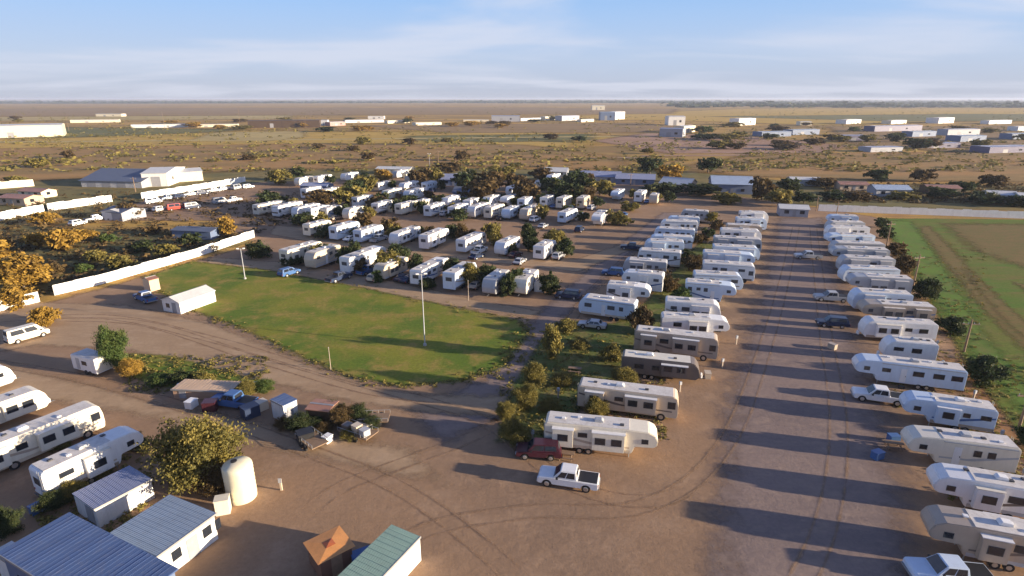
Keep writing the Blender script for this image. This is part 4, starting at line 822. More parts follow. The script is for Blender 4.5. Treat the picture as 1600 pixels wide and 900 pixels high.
cars = [(925, 512, 'sedan', 'silver', 'silver car in front of the first trailer of centre left column'), (888, 466, 'suv', 'navy', 'dark blue car on the road left of centre left column'),
        (1300, 510, 'suv', 'navy', 'dark blue car in front of the tan fifth wheel in right-hand row'), (1298, 470, 'pickup', 'grey', 'grey pickup truck in front of right-hand row, mid-way down road'),
        (1262, 404, 'pickup', 'silver', 'silver pickup truck on the gravel by far part of right-hand row'), (958, 430, 'suv', 'blue', 'blue car left of the grey trailer in centre left column'),
        (988, 390, 'pickup', 'navy', 'dark pickup truck on the shaded far part of the centre road'),
        (640, 440, 'sedan', 'navy', 'dark car tucked beside the front cross row trailer behind light pole'), (588, 438, 'suv', 'beige', 'beige car beside the long white fifth wheel above the lawn'), (452, 430, 'suv', 'blue', 'blue car in front of the cream trailer above the lawn'),
        (530, 438, 'pickup', 'navy', 'dark pickup truck in shade left of the long white fifth wheel'), (745, 404, 'sedan', 'navy', 'dark car between trailers of the second cross row'), (585, 396, 'suv', 'navy', 'dark car in shade below the pale blue trailers'),
        (812, 412, 'sedan', 'grey', 'grey car beside the last white trailer of second cross row'), (905, 362, 'suv', 'navy', 'dark car between the last two trailers of third cross row'), (848, 356, 'sedan', 'grey', 'grey car in the third cross row right of centre'),
        (975, 338, 'sedan', 'blue', 'blue car near the right end of the fourth cross row')]
for i, (x, y, k, c, lab) in enumerate(cars):
    make_car(x, y, (PI + A0 if x > 860 and y > 380 else R_(64)) + random.uniform(-0.1, 0.1), k, c, lab, 'cars parked among the trailers')
yard_cars = [(262, 312, 'ice'), (280, 310, 'navy'), (298, 306, 'white'), (316, 304, 'navy'), (334, 300, 'silver'), (352, 297, 'white'), (370, 296, 'grey'), (388, 294, 'white'), (250, 330, 'white'), (275, 328, 'red'), (240, 318, 'silver'), (300, 326, 'navy'), (345, 318, 'grey'), (365, 315, 'white'), (122, 352, 'white'), (150, 345, 'silver')]
for i, (x, y, c) in enumerate(sorted(yard_cars)):
    cn_ = {'ice': 'pale blue', 'navy': 'dark blue'}.get(c, c)
    make_car(x, y, R_(60) + random.uniform(-0.3, 0.3), ['suv', 'pickup', 'van'][i % 3], c, '%s vehicle, %s from left in the yard under the rear white fence' % (cn_, ORD[i + 1]), 'vehicles in the far left yard')

# ------------------------------------------------------------------ buildings
def gable(p, ang, L, W, hw, hr, wall, roof, name, label, cat, over=0.3, windows=(), doors=(), group=None, hip=False, wallsub=None):
    """p = near-left ground corner, x local along L (ang), y local away along W; ridge along x"""
    r = thing(name, label, cat, (p.x, p.y, 0), ang, group)
    v = [(0, 0, 0), (L, 0, 0), (L, W, 0), (0, W, 0), (0, 0, hw), (L, 0, hw), (L, W, hw), (0, W, hw), (0, W / 2, hw + hr), (L, W / 2, hw + hr)]
    fs = [(0, 1, 5, 4), (2, 3, 7, 6), (1, 2, 6, 9, 5), (3, 0, 4, 8, 7), (4, 5, 9, 8), (6, 7, 8, 9), (0, 3, 2, 1)] if hr > 0.01 else [(0, 1, 5, 4), (2, 3, 7, 6), (1, 2, 6, 5), (3, 0, 4, 7), (4, 5, 6, 7), (0, 3, 2, 1)]
    if hr <= 0.01: v = v[:8]
    MB().add(v, fs).build('wall', wall, r)
    rf = MB(); t = 0.09
    if hr > 0.01:
        k = hr / (W / 2); o = over
        for s in (0, 1):
            ya, yb = (-o, W / 2) if s == 0 else (W + o, W / 2)
            za, zb = hw - o * k + 0.012, hw + hr + 0.012
            rf.add([(-o, ya, za), (L + o, ya, za), (L + o, yb, zb), (-o, yb, zb), (-o, ya, za + t), (L + o, ya, za + t), (L + o, yb, zb + t), (-o, yb, zb + t)],
                   [(0, 1, 2, 3), (4, 7, 6, 5), (0, 4, 5, 1), (2, 6, 7, 3), (0, 3, 7, 4), (1, 5, 6, 2)])
    else:
        rf.box(-over, L + over, -over, W + over, hw + 0.004, hw + 0.12)
    if hr <= 0.01 and dist(p) < 80:                                  # raised ribs of the sheet roof
        nr = int(L / 0.45)
        for i in range(1, nr): rf.box(i * L / nr - 0.03, i * L / nr + 0.03, -over + 0.02, W + over - 0.02, hw + 0.121, hw + 0.134)
    ro = rf.build('roof', roof, r)
    if hr <= 0.01 and dist(p) < 80: MB().box(-over - 0.05, L + over + 0.05, -over - 0.06, -over - 0.004, hw - 0.06, hw + 0.135).build('gutter', STEEL, ro)
    if hr > 0.01: MB().box(-over, L + over, W / 2 - 0.14, W / 2 + 0.14, hw + hr + t + 0.005, hw + hr + t + 0.05).build('ridge_cap', STEEL, ro)
    def opening(face, a, w, z0, z1, nm, m):
        if face == 'near': MB().box(a, a + w, -0.04, -0.004, z0, z1).build(nm, m, r)
        elif face == 'far': MB().box(a, a + w, W + 0.004, W + 0.04, z0, z1).build(nm, m, r)
        elif face == 'right': MB().box(L + 0.004, L + 0.04, a, a + w, z0, z1).build(nm, m, r)
        else: MB().box(-0.04, -0.004, a, a + w, z0, z1).build(nm, m, r)
    for (face, a, w, z0, z1) in windows: opening(face, a, w, z0, z1, 'window', GLASS)
    for (face, a, w, z0, z1) in doors: opening(face, a, w, z0, z1, 'door', mat('door_grey', (0.30, 0.30, 0.31), 0.6))
    return r
def bld(a, b, W, hw, hr, wall, roof, name, label, cat, **kw):
    """a, b pixel ends of the near wall foot"""
    A, B = G(*a), G(*b); u = B - A
    return gable(A, math.atan2(u.y, u.x), u.length, W, hw, hr, wall, roof, name, label, cat, **kw)
sheet_w = corrugated('white_sheet', (0.74, 0.73, 0.69)); sheet_c = corrugated('cream_sheet', (0.68, 0.62, 0.46))
roof_blue = corrugated('blue_roof', (0.065, 0.11, 0.235), 0.4, scale=2.2); roof_grey = corrugated('slate_blue_roof', (0.27, 0.34, 0.42), 0.4, scale=2.2)
roof_lav = corrugated('lavender_grey_roof', (0.25, 0.28, 0.40), 0.45, scale=2.6); roof_green = corrugated('green_roof', (0.31, 0.44, 0.33), 0.5, scale=3)
roof_w = corrugated('pale_roof', (0.58, 0.58, 0.56), 0.5, scale=1.5); roof_dk = corrugated('dark_blue_grey_roof', (0.10, 0.12, 0.17), 0.5, scale=1.2)
sheet_g = corrugated('grey_sheet', (0.36, 0.37, 0.40)); sheet_b = corrugated('brown_sheet', (0.075, 0.048, 0.03)); sheet_bl = corrugated('blue_sheet', (0.13, 0.18, 0.29))
def bldtop(a, b, c, z, hr, wall, roof, name, label, cat, **kw):
    """a, b: near eave corners, c: far corner behind b; photo pixels of points z metres up"""
    A, B, Cc = G(*a, z), G(*b, z), G(*c, z); u = B - A; n = Vector((-u.y, u.x, 0)).normalized(); W = abs((Cc - B).dot(n))
    return gable(Vector((A.x, A.y, 0)), math.atan2(u.y, u.x), u.length, W, z, hr, wall, roof, name, label, cat, **kw)
extras()
# lower left sheds
bldtop((148, 796), (236, 750), (203, 729), 2.0, 0, sheet_w, roof_lav, 'storage_shed', 'low shed with lavender grey flat roof and bright white side, between trailer and blue-roofed buildings', 'shed', over=0.06,
       doors=[('left', 0.5, 1.4, 0.05, 1.8)])
bldtop((246, 868), (334, 804), (284, 764), 2.5, 0, sheet_w, roof_grey, 'workshop_shed', 'shed with slate blue roof and white panelled side beside the water tank', 'shed', over=0.15,
       doors=[('near', 2.3, 1.0, 0.05, 2.0)], windows=[('near', 3.8, 0.8, 1.0, 1.9), ('near', 1.0, 0.8, 1.0, 1.9), ('near', 5.0, 0.5, 0.9, 1.9)])
bldtop((3, 864), (170, 968), (282, 897), 3.6, 0, sheet_bl, roof_blue, 'metal_building', 'large building with flat blue metal roof cut off by the bottom left corner', 'building', over=0.2, windows=[('near', 1.5, 1.4, 1.2, 2.2)])
G1 = G(4, 905); u1 = G(120, 985) - G1
gable(G1, math.atan2(u1.y, u1.x), u1.length, 1.2, 2.6, 0, sheet_w, roof_w, 'lean_to', 'narrow white lean-to along the front of the blue-roofed building', 'shed', over=0.05)
bldtop((545, 957), (656, 840), (601, 832), 2.3, 0, sheet_w, roof_green, 'shipping_container', 'long container with pale green roof and white side at bottom edge', 'container', over=0.02, doors=[('right', 0.15, 1.1, 0.1, 2.1), ('right', 1.35, 1.1, 0.1, 2.1)])
# white gable shed on the lawn
bld((283, 491), (338, 471), 4.4, 2.1, 0.75, sheet_w, roof_w, 'white_shed', 'white gable-roofed shed at the left end of the lawn', 'shed', over=0.15, doors=[('left', 1.0, 1.0, 0.05, 1.9)], windows=[('left', 2.6, 0.9, 0.8, 1.6)])
bld((236, 456), (251, 452), 2.4, 2.3, 0.3, corrugated('peach_sheet', (0.62, 0.47, 0.33)), corrugated('rust_roof', (0.28, 0.13, 0.09)), 'garden_shed', 'small peach coloured shed by the white fence above blue pickup', 'shed', over=0.1)
bld((427, 652), (446, 662), 1.8, 2.3, 0.0, sheet_w, roof_blue, 'portable_shed', 'small upright white shed with blue top in the storage row', 'shed', over=0.05, doors=[('right', 0.4, 0.8, 0.05, 1.9)])
bld((272, 622), (362, 626), 2.6, 1.2, 0, corrugated('clay_sheet', (0.42, 0.27, 0.18)), corrugated('tan_roof', (0.50, 0.36, 0.24)), 'low_shed', 'long low tan-roofed shed at the left of storage row', 'shed', over=0.1, doors=[('near', 0.8, 0.9, 0.03, 1.1)])
bld((480, 660), (515, 664), 2.4, 1.7, 0.1, sheet_b, corrugated('brick_roof', (0.30, 0.15, 0.10)), 'lean_to', 'small brick-red roofed shelter beside the upright white shed', 'shed', over=0.1)

def cargo_trailer(a, b, W, h, label):
    A, B = G(*a), G(*b); u = B - A; L = u.length
    r = thing('cargo_trailer', label, 'trailer', (A.x, A.y, 0), math.atan2(u.y, u.x))
    MB().prism([(0.05, 0.45), (0, 0.7), (0, h - 0.1), (0.1, h), (L - 0.1, h), (L, h - 0.1), (L, 0.45)], 0, W).build('body', P['white'], r, bevel=0.05)
    MB().box(0.15, L - 0.15, 0.1, W - 0.1, h + 0.004, h + 0.04).build('roof', ROOFM, r)
    MB().box(L + 0.003, L + 0.03, 0.12, W - 0.12, 0.6, h - 0.2).build('rear_door', P['cream'], r)
    MB().box(1.0, 1.7, -0.03, -0.003, 0.6, h - 0.35).build('door', P['grey'], r)
    MB().box(2.2, 3.2, -0.03, -0.003, h - 1.2, h - 0.6).build('window', GLASS, r)
    MB().prism([(-1.1, 0.45), (0.1, 0.45), (0.1, 0.56), (-1.1, 0.54)], W / 2 - 0.07, W / 2 + 0.07).build('hitch', TRIM, r)
    for x in (L * 0.55, L * 0.55 + 0.85):
        for y in ((-0.05, 0.2), (W - 0.2, W + 0.05)): MB().tube((x, y[0], 0.35), (x, y[1], 0.35), 0.35, seg=14).build('wheel', TYRE, r)
    return r
cargo_trailer((116, 580), (153, 590), 2.3, 2.6, 'white box trailer beside the green tree on the left track')

def utility_trailer(px, py, ang, L, label, load):
    g = G(px, py); r = thing('utility_trailer', label, 'trailer', (g.x, g.y, 0), ang)
    MB().box(0, L, 0, 2.0, 0.55, 0.65).build('deck', WOOD, r)
    rl = MB()
    for y in (0.03, 1.97):
        rl.tube((0, y, 1.05), (L, y, 1.05), 0.03, seg=6)
        for k in range(6): rl.tube((L * k / 5, y, 0.66), (L * k / 5, y, 1.05), 0.025, seg=6)
    rl.build('rail', STEEL, r)
    MB().add([(0, 0.8, 0.55), (0, 1.2, 0.55), (-1.3, 1.0, 0.5), (0, 0.8, 0.62), (0, 1.2, 0.62), (-1.3, 1.0, 0.57)], [(0, 2, 1), (3, 4, 5), (0, 3, 5, 2), (1, 2, 5, 4), (0, 1, 4, 3)]).build('hitch', TRIM, r)
    for x in (L * 0.45, L * 0.45 + 0.8):
        for y in ((-0.25, -0.03), (2.03, 2.25)): MB().tube((x, y[0], 0.33), (x, y[1], 0.33), 0.33, seg=14).build('wheel', TYRE, r)
    return g
rj = random.Random(9)
def crate(pos, ang, sx, sy, sz, m, name, label, cat, z=0, group=None):
    mb = MB()
    o = thing(name, label, cat, (pos.x, pos.y, z), ang, group)
    MB().box(-sx / 2, sx / 2, -sy / 2, sy / 2, 0, sz).build('box', m, o, bevel=0.03)
    MB().box(-sx / 2 - 0.03, sx / 2 + 0.03, -sy / 2 - 0.03, sy / 2 + 0.03, sz + 0.003, sz + 0.07).build('lid', m, o, bevel=0.01)
    return o
g = utility_trailer(528, 680, ANG - 0.25, 4.2, 'open utility trailer loaded with dark and tan boxes at right end of storage row', 1)
for k, (dx_, dy_, m, lab) in enumerate([(0.9, 0.7, P['dark'], 'dark brown box at the hitch end on the open utility trailer'), (2.2, 0.8, P['beige'], 'beige box in the middle of the open utility trailer'), (3.4, 0.7, P['grey'], 'grey box at the tail of the open utility trailer')]):
    a_ = ANG - 0.25; p = g + Vector((math.cos(a_) * dx_ - math.sin(a_) * dy_, math.sin(a_) * dx_ + math.cos(a_) * dy_, 0))
    crate(p, a_ + rj.uniform(-.2, .2), 0.9, 0.9, rj.uniform(0.5, 0.9), m, 'storage_box', lab, 'box', 0.652)
utility_trailer(560, 668, ANG + 0.3, 3.4, 'small empty utility trailer at the far right end of storage row', 0)
utility_trailer(462, 690, ANG - 0.5, 3.6, 'empty utility trailer just right of upright white shed', 0)
junk = [(300, 636, 'white', 1.0, 'small white tank box left of the blue pickup'), (330, 640, 'maroon', 1.3, 'maroon box beside the blue pickup in storage row'), (392, 650, 'navy', 1.5, 'dark blue tarp-covered box right of blue pickup'),
        (408, 640, 'beige', 1.2, 'beige box left of the upright white shed'), (395, 612, 'tan', 1.2, 'tan box behind the blue pickup in storage row'), (478, 690, 'black', 1.4, 'black machine box on the ground by utility trailers'),
        (512, 690, 'white', 0.8, 'small white drum box before the loaded utility trailer'), (574, 672, 'cream', 0.8, 'cream box at the far tip of the storage row'), (450, 640, 'red', 0.9, 'rust red box behind the upright white shed'),
        (285, 610, 'white', 0.9, 'white box on the grass behind low tan-roofed shed'), (322, 606, 'beige', 1.0, 'beige box among bushes behind low tan-roofed shed')]
for (x, y, c, s_, lab) in junk: crate(G(x, y), rj.uniform(0, 1.5), s_ * 1.2, s_, s_ * 0.9, P[c], 'storage_box', lab, 'box')

# water tank
g = G(379, 776); r = thing('water_tank', 'tall cream white cylindrical water tank at the yard corner', 'tank', (g.x, g.y, 0), 0)
tw = mat('tank_plastic', (0.72, 0.66, 0.47), 0.5, var=0.04, dirt=(0.4, 0.3, 0.18), dirtk=0.3)
seg = 40; mb = MB(); pr = [(1.30, 0)] + [(1.30 + (0.035 if k % 2 else 0), 0.25 + k * 0.22) for k in range(14)] + [(1.30, 3.52), (1.24, 3.66), (0.45, 3.85), (0.0, 3.87)]
vs_, fs_ = [], []
for (rr, zz) in pr:
    for i in range(seg): vs_.append((rr * math.cos(6.2832 * i / seg), rr * math.sin(6.2832 * i / seg), zz))
for k in range(len(pr) - 1):
    for i in range(seg): fs_.append((k * seg + i, k * seg + (i + 1) % seg, (k + 1) * seg + (i + 1) % seg, (k + 1) * seg + i))
mb.add(vs_, fs_).build('shell', tw, r, smooth=True)
MB().tube((-0.3, 0.1, 3.80), (-0.3, 0.1, 3.95), 0.28, seg=18).build('lid', P['black'], r)
MB().tube((-1.36, -0.3, 0.0), (-1.36, -0.3, 3.5), 0.04, seg=8).build('pipe', STEEL, r)
g = G(350, 800); crate(g, 0.3, 1.2, 1.0, 1.5, P['cream'], 'pump_box', 'small cream pump box at the foot of water tank', 'box')
g = G(440, 766); r = thing('utility_pedestal', 'thin pale utility post standing alone right of the water tank', 'post', (g.x, g.y, 0), 0)
MB().box(-0.1, 0.1, -0.08, 0.08, 0, 1.3).build('post', P['beige'], r, bevel=0.01); MB().box(-0.16, 0.16, -0.12, -0.083, 0.9, 1.4).build('meter_box', P['grey'], r)

# orange kiosk
g = G(511, 900); g.z = 0
r = thing('kiosk', 'small square kiosk with orange pyramid roof and dark red cap', 'kiosk', (g.x, g.y + 1.2, 0), R_(40))
s_ = 1.55
MB().box(-1.3, 1.3, -1.3, 1.3, 0, 2.0).build('wall', mat('kiosk_boards', (0.16, 0.085, 0.055), 0.8, bump=0.2), r)
MB().add([(-s_, -s_, 2.003), (s_, -s_, 2.003), (s_, s_, 2.003), (-s_, s_, 2.003), (0, 0, 2.16)], [(0, 1, 4), (1, 2, 4), (2, 3, 4), (3, 0, 4), (0, 3, 2, 1)]).build('roof', mat('orange_roof', (0.66, 0.29, 0.09), 0.6, var=0.12, bump=0.15), r)
MB().add([(-.4, -.4, 2.13), (.4, -.4, 2.13), (.4, .4, 2.13), (-.4, .4, 2.13), (0, 0, 2.21)], [(0, 1, 4), (1, 2, 4), (2, 3, 4), (3, 0, 4), (0, 3, 2, 1)]).build('cap', mat('cap_red', (0.40, 0.11, 0.04), 0.6), r)
MB().box(-0.45, 0.45, -1.34, -1.304, 0, 1.8).build('door', WOOD, r)
crate(G(566, 882), 0.5, 1.5, 1.1, 1.1, P['blue'], 'waste_bin', 'blue waste bin between orange kiosk and green-roofed container', 'bin')

# tables and pedestals beside the nearest trailers
def picnic_table(px, py, ang, label):
    g = G(px, py); r = thing('picnic_table', label, 'table', (g.x, g.y, 0), ang, 'picnic tables')
    MB().box(-0.9, 0.9, -0.36, 0.36, 0.71, 0.75).build('tabletop', WOOD, r)
    for y in (-0.75, 0.5): MB().box(-0.9, 0.9, y, y + 0.25, 0.42, 0.46).build('seat', WOOD, r)
    for x in (-0.6, 0.6): MB().tube((x, -0.6, 0), (x, -0.2, 0.70), 0.045, seg=6).tube((x, 0.6, 0), (x, 0.2, 0.70), 0.045, seg=6).box(x - 0.03, x + 0.03, -0.72, 0.72, 0.35, 0.415).build('leg', WOOD, r)
picnic_table(884, 716, ANG, 'wooden picnic table just behind the white pickup'); picnic_table(898, 582, ANG, 'wooden picnic table on the grass strip between bushes'); picnic_table(1395, 700, ANG, 'wooden picnic table at the nose of the cream right-hand trailer')

PED = [(872, 622, 'behind the beige swoosh motorhome nose'), (1062, 612, 'at the right end of the low dark brown trailer'), (1128, 575, 'at the right end of the tan motorhome'), (1150, 538, 'right of the tall white fifth wheel'),
       (1520, 626, 'right of the long pale blue trailer'), (1562, 690, 'right of the fourth right-hand row trailer'), (1470, 578, 'right of the short white travel trailer'), (1596, 752, 'right of the cream right-hand trailer'), (1462, 546, 'right of the beige-tailed travel trailer'), (832, 690, 'left of the nearest centre row trailer')]
for (x, y, w_) in PED:
    g = G(x, y); r = thing('utility_pedestal', 'grey utility pedestal ' + w_, 'pedestal', (g.x, g.y, 0), 0.3, 'utility pedestals')
    MB().box(-0.08, 0.08, -0.08, 0.08, 0, 1.0).build('post', P['tan'], r); MB().box(-0.17, 0.17, -0.12, 0.12, 1.001, 1.45).build('meter_box', P['grey'], r, bevel=0.02)
for k, (x, y, c, w_) in enumerate([(1395, 690, 'blue', 'blue rain barrel by the nose of the fourth right-hand row trailer'), (1050, 640, 'white', 'white storage box at the end of beige swoosh motorhome'), (1105, 590, 'beige', 'beige storage box behind the low dark brown trailer end'), 
        (1300, 545, 'tan', 'tan storage box on the gravel before the right-hand row'), (895, 660, 'dark', 'dark storage box at the left end of beige motorhome'), (1370, 716, 'blue', 'blue storage box in front of the cream right-hand trailer'), (60, 800, 'blue', 'blue storage box among bushes at lower left')]):
    crate(G(x, y), k * 0.7, 1.1, 0.8, 0.8, P[c], 'storage_box', w_, 'box')

# fences
def fence(pts, h, label, panel=2.4, m=None, extra=0.0):
    ws = [G(*p) for p in pts]
    r = thing('panel_fence', label, 'fence', (ws[0].x, ws[0].y, 0), 0)
    m = m or P['white']; pos = MB(); o = ws[0]; n_tot = 0
    for a, b in zip(ws, ws[1:]):
        L = (b - a).length; pl = max(panel, L / 40); k = max(1, int(L / pl)); u = (b - a) / k; d = u.normalized(); n = Vector((-d.y, d.x, 0))
        for i in range(k):
            p = a + u * i - o; q = p + u
            M = Matrix(((d.x, n.x, 0, p.x), (d.y, n.y, 0, p.y), (0, 0, 1, 0), (0, 0, 0, 1)))
            hh = h * (1 + 0.05 * math.sin(i * 2.3)); MB().box(0.01, u.length - 0.01, -0.03, 0.03, 0.08, hh, M).build('panel', m, r)
            MB().box(-0.06, 0.06, 0.034, 0.13, 0, hh - 0.15, M).build('post', STEEL, r)
    return r
fw = corrugated('fence_sheet', (0.80, 0.79, 0.75), 0.5, scale=1.5)
fence([(-160, 520), (0, 487), (63, 472)], 2.0, 'white panel fence at far left edge, before the gap with golden bush', m=fw)
fence([(86, 462), (150, 447), (172, 441), (311, 401), (398, 371)], 2.1, 'long white panel fence running from the blue pickup up to the front cross row', m=fw)
fence([(-80, 362), (0, 345), (70, 331)], 2.6, 'rear white fence piece at the left photo edge', m=fw)
fence([(76, 330), (176, 315.5)], 2.6, 'short rear white fence piece left of brown tree', m=fw)
fence([(222, 311), (310, 297), (384, 284)], 2.4, 'rear white fence below the pale metal warehouse', m=fw)
fence([(-60, 300), (54, 291)], 3.0, 'distant cream fence at left beyond rear white fence', m=P['cream'])
fence([(1278, 330), (1600, 342), (1900, 353)], 2.3, 'long white fence at the head of the green field', m=fw)

# poles
def light_pole(px, py, h, label):
    g = G(px, py); r = thing('light_pole', label, 'light pole', (g.x, g.y, 0), 0.2, 'tall light poles')
    MB().tube((0, 0, 0), (0, 0, h), 0.10, 0.055, 10).build('pole', P['grey'], r)
    MB().tube((-0.6, 0, h - 0.13), (0.6, 0, h - 0.13), 0.045, seg=6).build('crossarm', P['silver'], r)
    for s in (-1, 1): MB().box(s * 0.6 - 0.25, s * 0.6 + 0.25, -0.16, 0.16, h - 0.08, h + 0.10).build('lamp_head', P['white'], r, bevel=0.04)
    MB().tube((0, 0, 0.0), (0, 0, 0.35), 0.28, 0.25, 12).build('base', mat('concrete', (0.4, 0.38, 0.35), 0.9), r)
light_pole(664, 540, 11.5, 'tall pale light pole standing in the middle of the lawn'); light_pole(383, 436, 6.6, 'pale light pole at the upper left corner of the lawn')
for (x, y, hh, lab) in [(517, 578, 3.4, 'thin bare post near the lower edge of the lawn'), (732, 470, 4.0, 'thin bare post between trailers above the lawn')]:
    g = G(x, y); r = thing('flag_post', lab, 'post', (g.x, g.y, 0)); MB().tube((0, 0, 0), (0, 0, hh), 0.06, 0.04, 8).build('pole', P['tan'], r); MB().tube((0, 0, hh + 0.001), (0, 0, hh + 0.08), 0.07, 0.03, 8).build('cap', STEEL, r)
light_pole(672, 272, 10, 'distant light pole behind the rearmost trailers')
def utility_pole(px, py, h, label, group='utility poles'):
    g = G(px, py); r = thing('utility_pole', label, 'utility pole', (g.x, g.y, 0), random.uniform(-0.2, 0.2), group)
    MB().tube((0, 0, 0), (0, 0, h), 0.17, 0.11, 8).build('pole', WOOD, r)
    MB().box(-1.2, 1.2, -0.07, 0.07, h - 0.8, h - 0.65).build('crossarm', WOOD, r)
    for x in (-1.05, -0.4, 0.4, 1.05): MB().tube((x, 0, h - 0.65), (x, 0, h - 0.45), 0.05, 0.03, 6).build('insulator', P['grey'], r)
for k, (x, y, h) in enumerate([(1427, 446, 6.5), (1506, 550, 5.2), (1592, 668, 4.8), (1385, 385, 6.5)]): utility_pole(x, y, h, 'slim wooden pole, %s along the green field edge' % ['second', 'third', 'nearest', 'farthest'][k])
far_poles = [(108, 205, 26), (258, 203, 34), (375, 192, 40), (478, 200, 24), (560, 205, 20), (1170, 192, 28), (1210, 200, 24), (1375, 190, 24), (685, 255, 12), (745, 250, 12), (985, 290, 9), (1060, 250, 12), (1180, 300, 9), (1275, 330, 8), (212, 300, 10), (1307, 335, 7)]
for k, (x, y, h) in enumerate(sorted(far_poles)): utility_pole(x, y, h * 0.6, 'distant wooden utility pole, %s from left across the prairie' % ORD[k + 1], 'distant utility poles')

# ------------------------------------------------------------------ far buildings
bld((-120, 219), (100, 213), 40, 11, 1.0, sheet_c, roof_w, 'warehouse', 'long cream warehouse at the left edge on the prairie', 'building', doors=[('near', 20, 5, 0.1, 5), ('near', 60, 5, 0.1, 5)])
bld((224, 292), (263, 291), 24, 5.6, 1.3, sheet_w, roof_w, 'warehouse', 'pale metal warehouse with bright white walls behind the rear fence', 'building', doors=[('near', 3.5, 3.6, 0.1, 4.2)], windows=[('right', 6, 2, 2, 3.5)])
bld((258, 286), (318, 282), 16, 4.2, 0.9, sheet_c, roof_w, 'warehouse', 'lower cream wing joined to the right of the white warehouse', 'building')
bld((128, 292), (222, 294), 26, 2.8, 3.6, sheet_g, roof_dk, 'barn', 'wide dark blue-roofed open barn left of the white warehouse', 'barn', over=0.6, doors=[('near', 3, 4, 0.1, 2.4), ('near', 10, 4, 0.1, 2.4), ('near', 17, 4, 0.1, 2.4)])
bld((162, 343), (192, 346), 8, 2.6, 1.0, sheet_g, roof_dk, 'shed', 'dark-roofed shed behind the left rear fence', 'shed', over=0.4)
bld((192, 345), (208, 341), 7, 2.6, 0.8, sheet_w, roof_w, 'shed', 'small bright white shed right of dark-roofed shed at left', 'shed')
bld((270, 372), (330, 375), 5, 2.2, 0.4, sheet_bl, roof_dk, 'shed', 'low dark blue shed near the golden tree by white fence', 'shed')
far = [
 (388, 200, 500, 199, 10, 9, 'brown', 'long dark brown industrial building left of centre'), (110, 192, 186, 191, 14, 4, 'cream', 'long low cream building beyond the prairie at left'), (205, 200, 290, 199, 14, 4, 'white', 'low white building row between two far poles at left'),
 (296, 199, 372, 198, 12, 3.4, 'cream', 'low cream building just left of the long brown one'), (502, 196, 512, 196, 8, 7, 'white', 'small white block right of long brown building'), (516, 197, 540, 196, 12, 5, 'red', 'dull reddish building left of centre on the plain'),
 (540, 192, 600, 191, 14, 4, 'white', 'long pale building beside the dull reddish one'), (606, 193, 640, 192, 10, 4, 'cream', 'cream building on plain left of centre'), (650, 196, 690, 195, 14, 3.5, 'cream', 'low cream shed on the plain near centre'), (724, 190, 764, 190, 10, 3, 'cream', 'low cream building left of the grey block'),
 (768, 190, 812, 190, 24, 9, 'grey', 'wide grey industrial building on the plain at centre'), (814, 189, 845, 188, 10, 4, 'white', 'low white building right of the wide grey one'), (852, 188, 876, 187, 12, 6, 'cream', 'cream peaked building right of low white building'),
 (878, 189, 905, 188, 16, 8, 'grey', 'grey-blue building left of the tall blue one'), (908, 191, 928, 190, 8, 4, 'cream', 'small cream building at foot of grey-blue one'), (938, 188, 960, 188, 20, 13, 'bluew', 'tall blue-walled industrial building at centre horizon'), (961, 187, 976, 186, 20, 13, 'white', 'tall bright white block beside the tall blue building'),
 (925, 172, 945, 172, 24, 14, 'cream', 'cream silo building behind the tall blue one'), (1030, 214, 1066, 215, 16, 8, 'grey', 'big grey-fronted plant building right of centre'), (1044, 196, 1070, 196, 20, 12, 'white', 'white tower block behind the grey-fronted plant building'), (1068, 208, 1086, 206, 12, 7, 'cream', 'cream stepped annex right of the grey-fronted plant'),
 (1154, 196, 1180, 195, 16, 9, 'white', 'bright white building right of centre on the plain'), (1322, 194, 1345, 193, 16, 6, 'white', 'small bright white building on the right plain'), (1190, 214, 1236, 213, 14, 4.6, 'bluew', 'low blue-grey building on the right plain'), (1238, 211, 1280, 210, 14, 5, 'bluew', 'second low blue-grey building further right on plain'),
 (1318, 220, 1356, 220, 14, 4.5, 'lav', 'lavender grey building on the right plain'), (1366, 206, 1440, 204, 14, 6, 'lav', 'long lavender roofed building on the right plain'), (1392, 194, 1416, 193, 14, 5, 'cream', 'cream building left of the right-hand tank cluster'), (1466, 193, 1490, 192, 18, 8, 'white', 'white building among the right-hand cluster'),
 (1440, 232, 1500, 231, 12, 3.6, 'lav', 'low purple-grey building right, on the scrub'), (1500, 222, 1540, 221, 14, 5, 'bluew', 'blue-grey building at the right of cluster'), (1545, 240, 1615, 238, 14, 4.2, 'lav', 'dark purple-grey building near the right photo edge'), (1545, 194, 1580, 193, 12, 5, 'white', 'pale building near right edge of the plain'),
 (1360, 238, 1410, 237, 12, 3.2, 'grey', 'low grey building on scrub at right'), (1480, 212, 1530, 211, 12, 6, 'grey', 'grey building above the purple-grey ones'), (1580, 218, 1640, 217, 12, 5, 'bluew', 'blue-grey shed at the far right photo edge'), (1590, 205, 1640, 204, 12, 5, 'white', 'white shed at the far right photo edge'),
 (575, 186, 600, 186, 10, 5, 'white', 'tiny white building on left centre horizon'), (150, 182, 190, 182, 16, 5, 'cream', 'tiny cream building near left horizon'),
 (1250, 196, 1268, 196, 12, 5, 'cream', 'cream building between two white ones on right plain'), (1425, 214, 1462, 213, 12, 5, 'bluew', 'blue-grey building just right of the long lavender roof')]
WM = {'brown': (sheet_b, sheet_b), 'cream': (sheet_c, roof_w), 'white': (sheet_w, roof_w), 'grey': (sheet_g, roof_lav), 'red': (corrugated('red_sheet', (0.30, 0.16, 0.14)), roof_w), 'bluew': (sheet_bl, roof_grey), 'lav': (corrugated('lavender_sheet', (0.12, 0.11, 0.19)), roof_lav)}
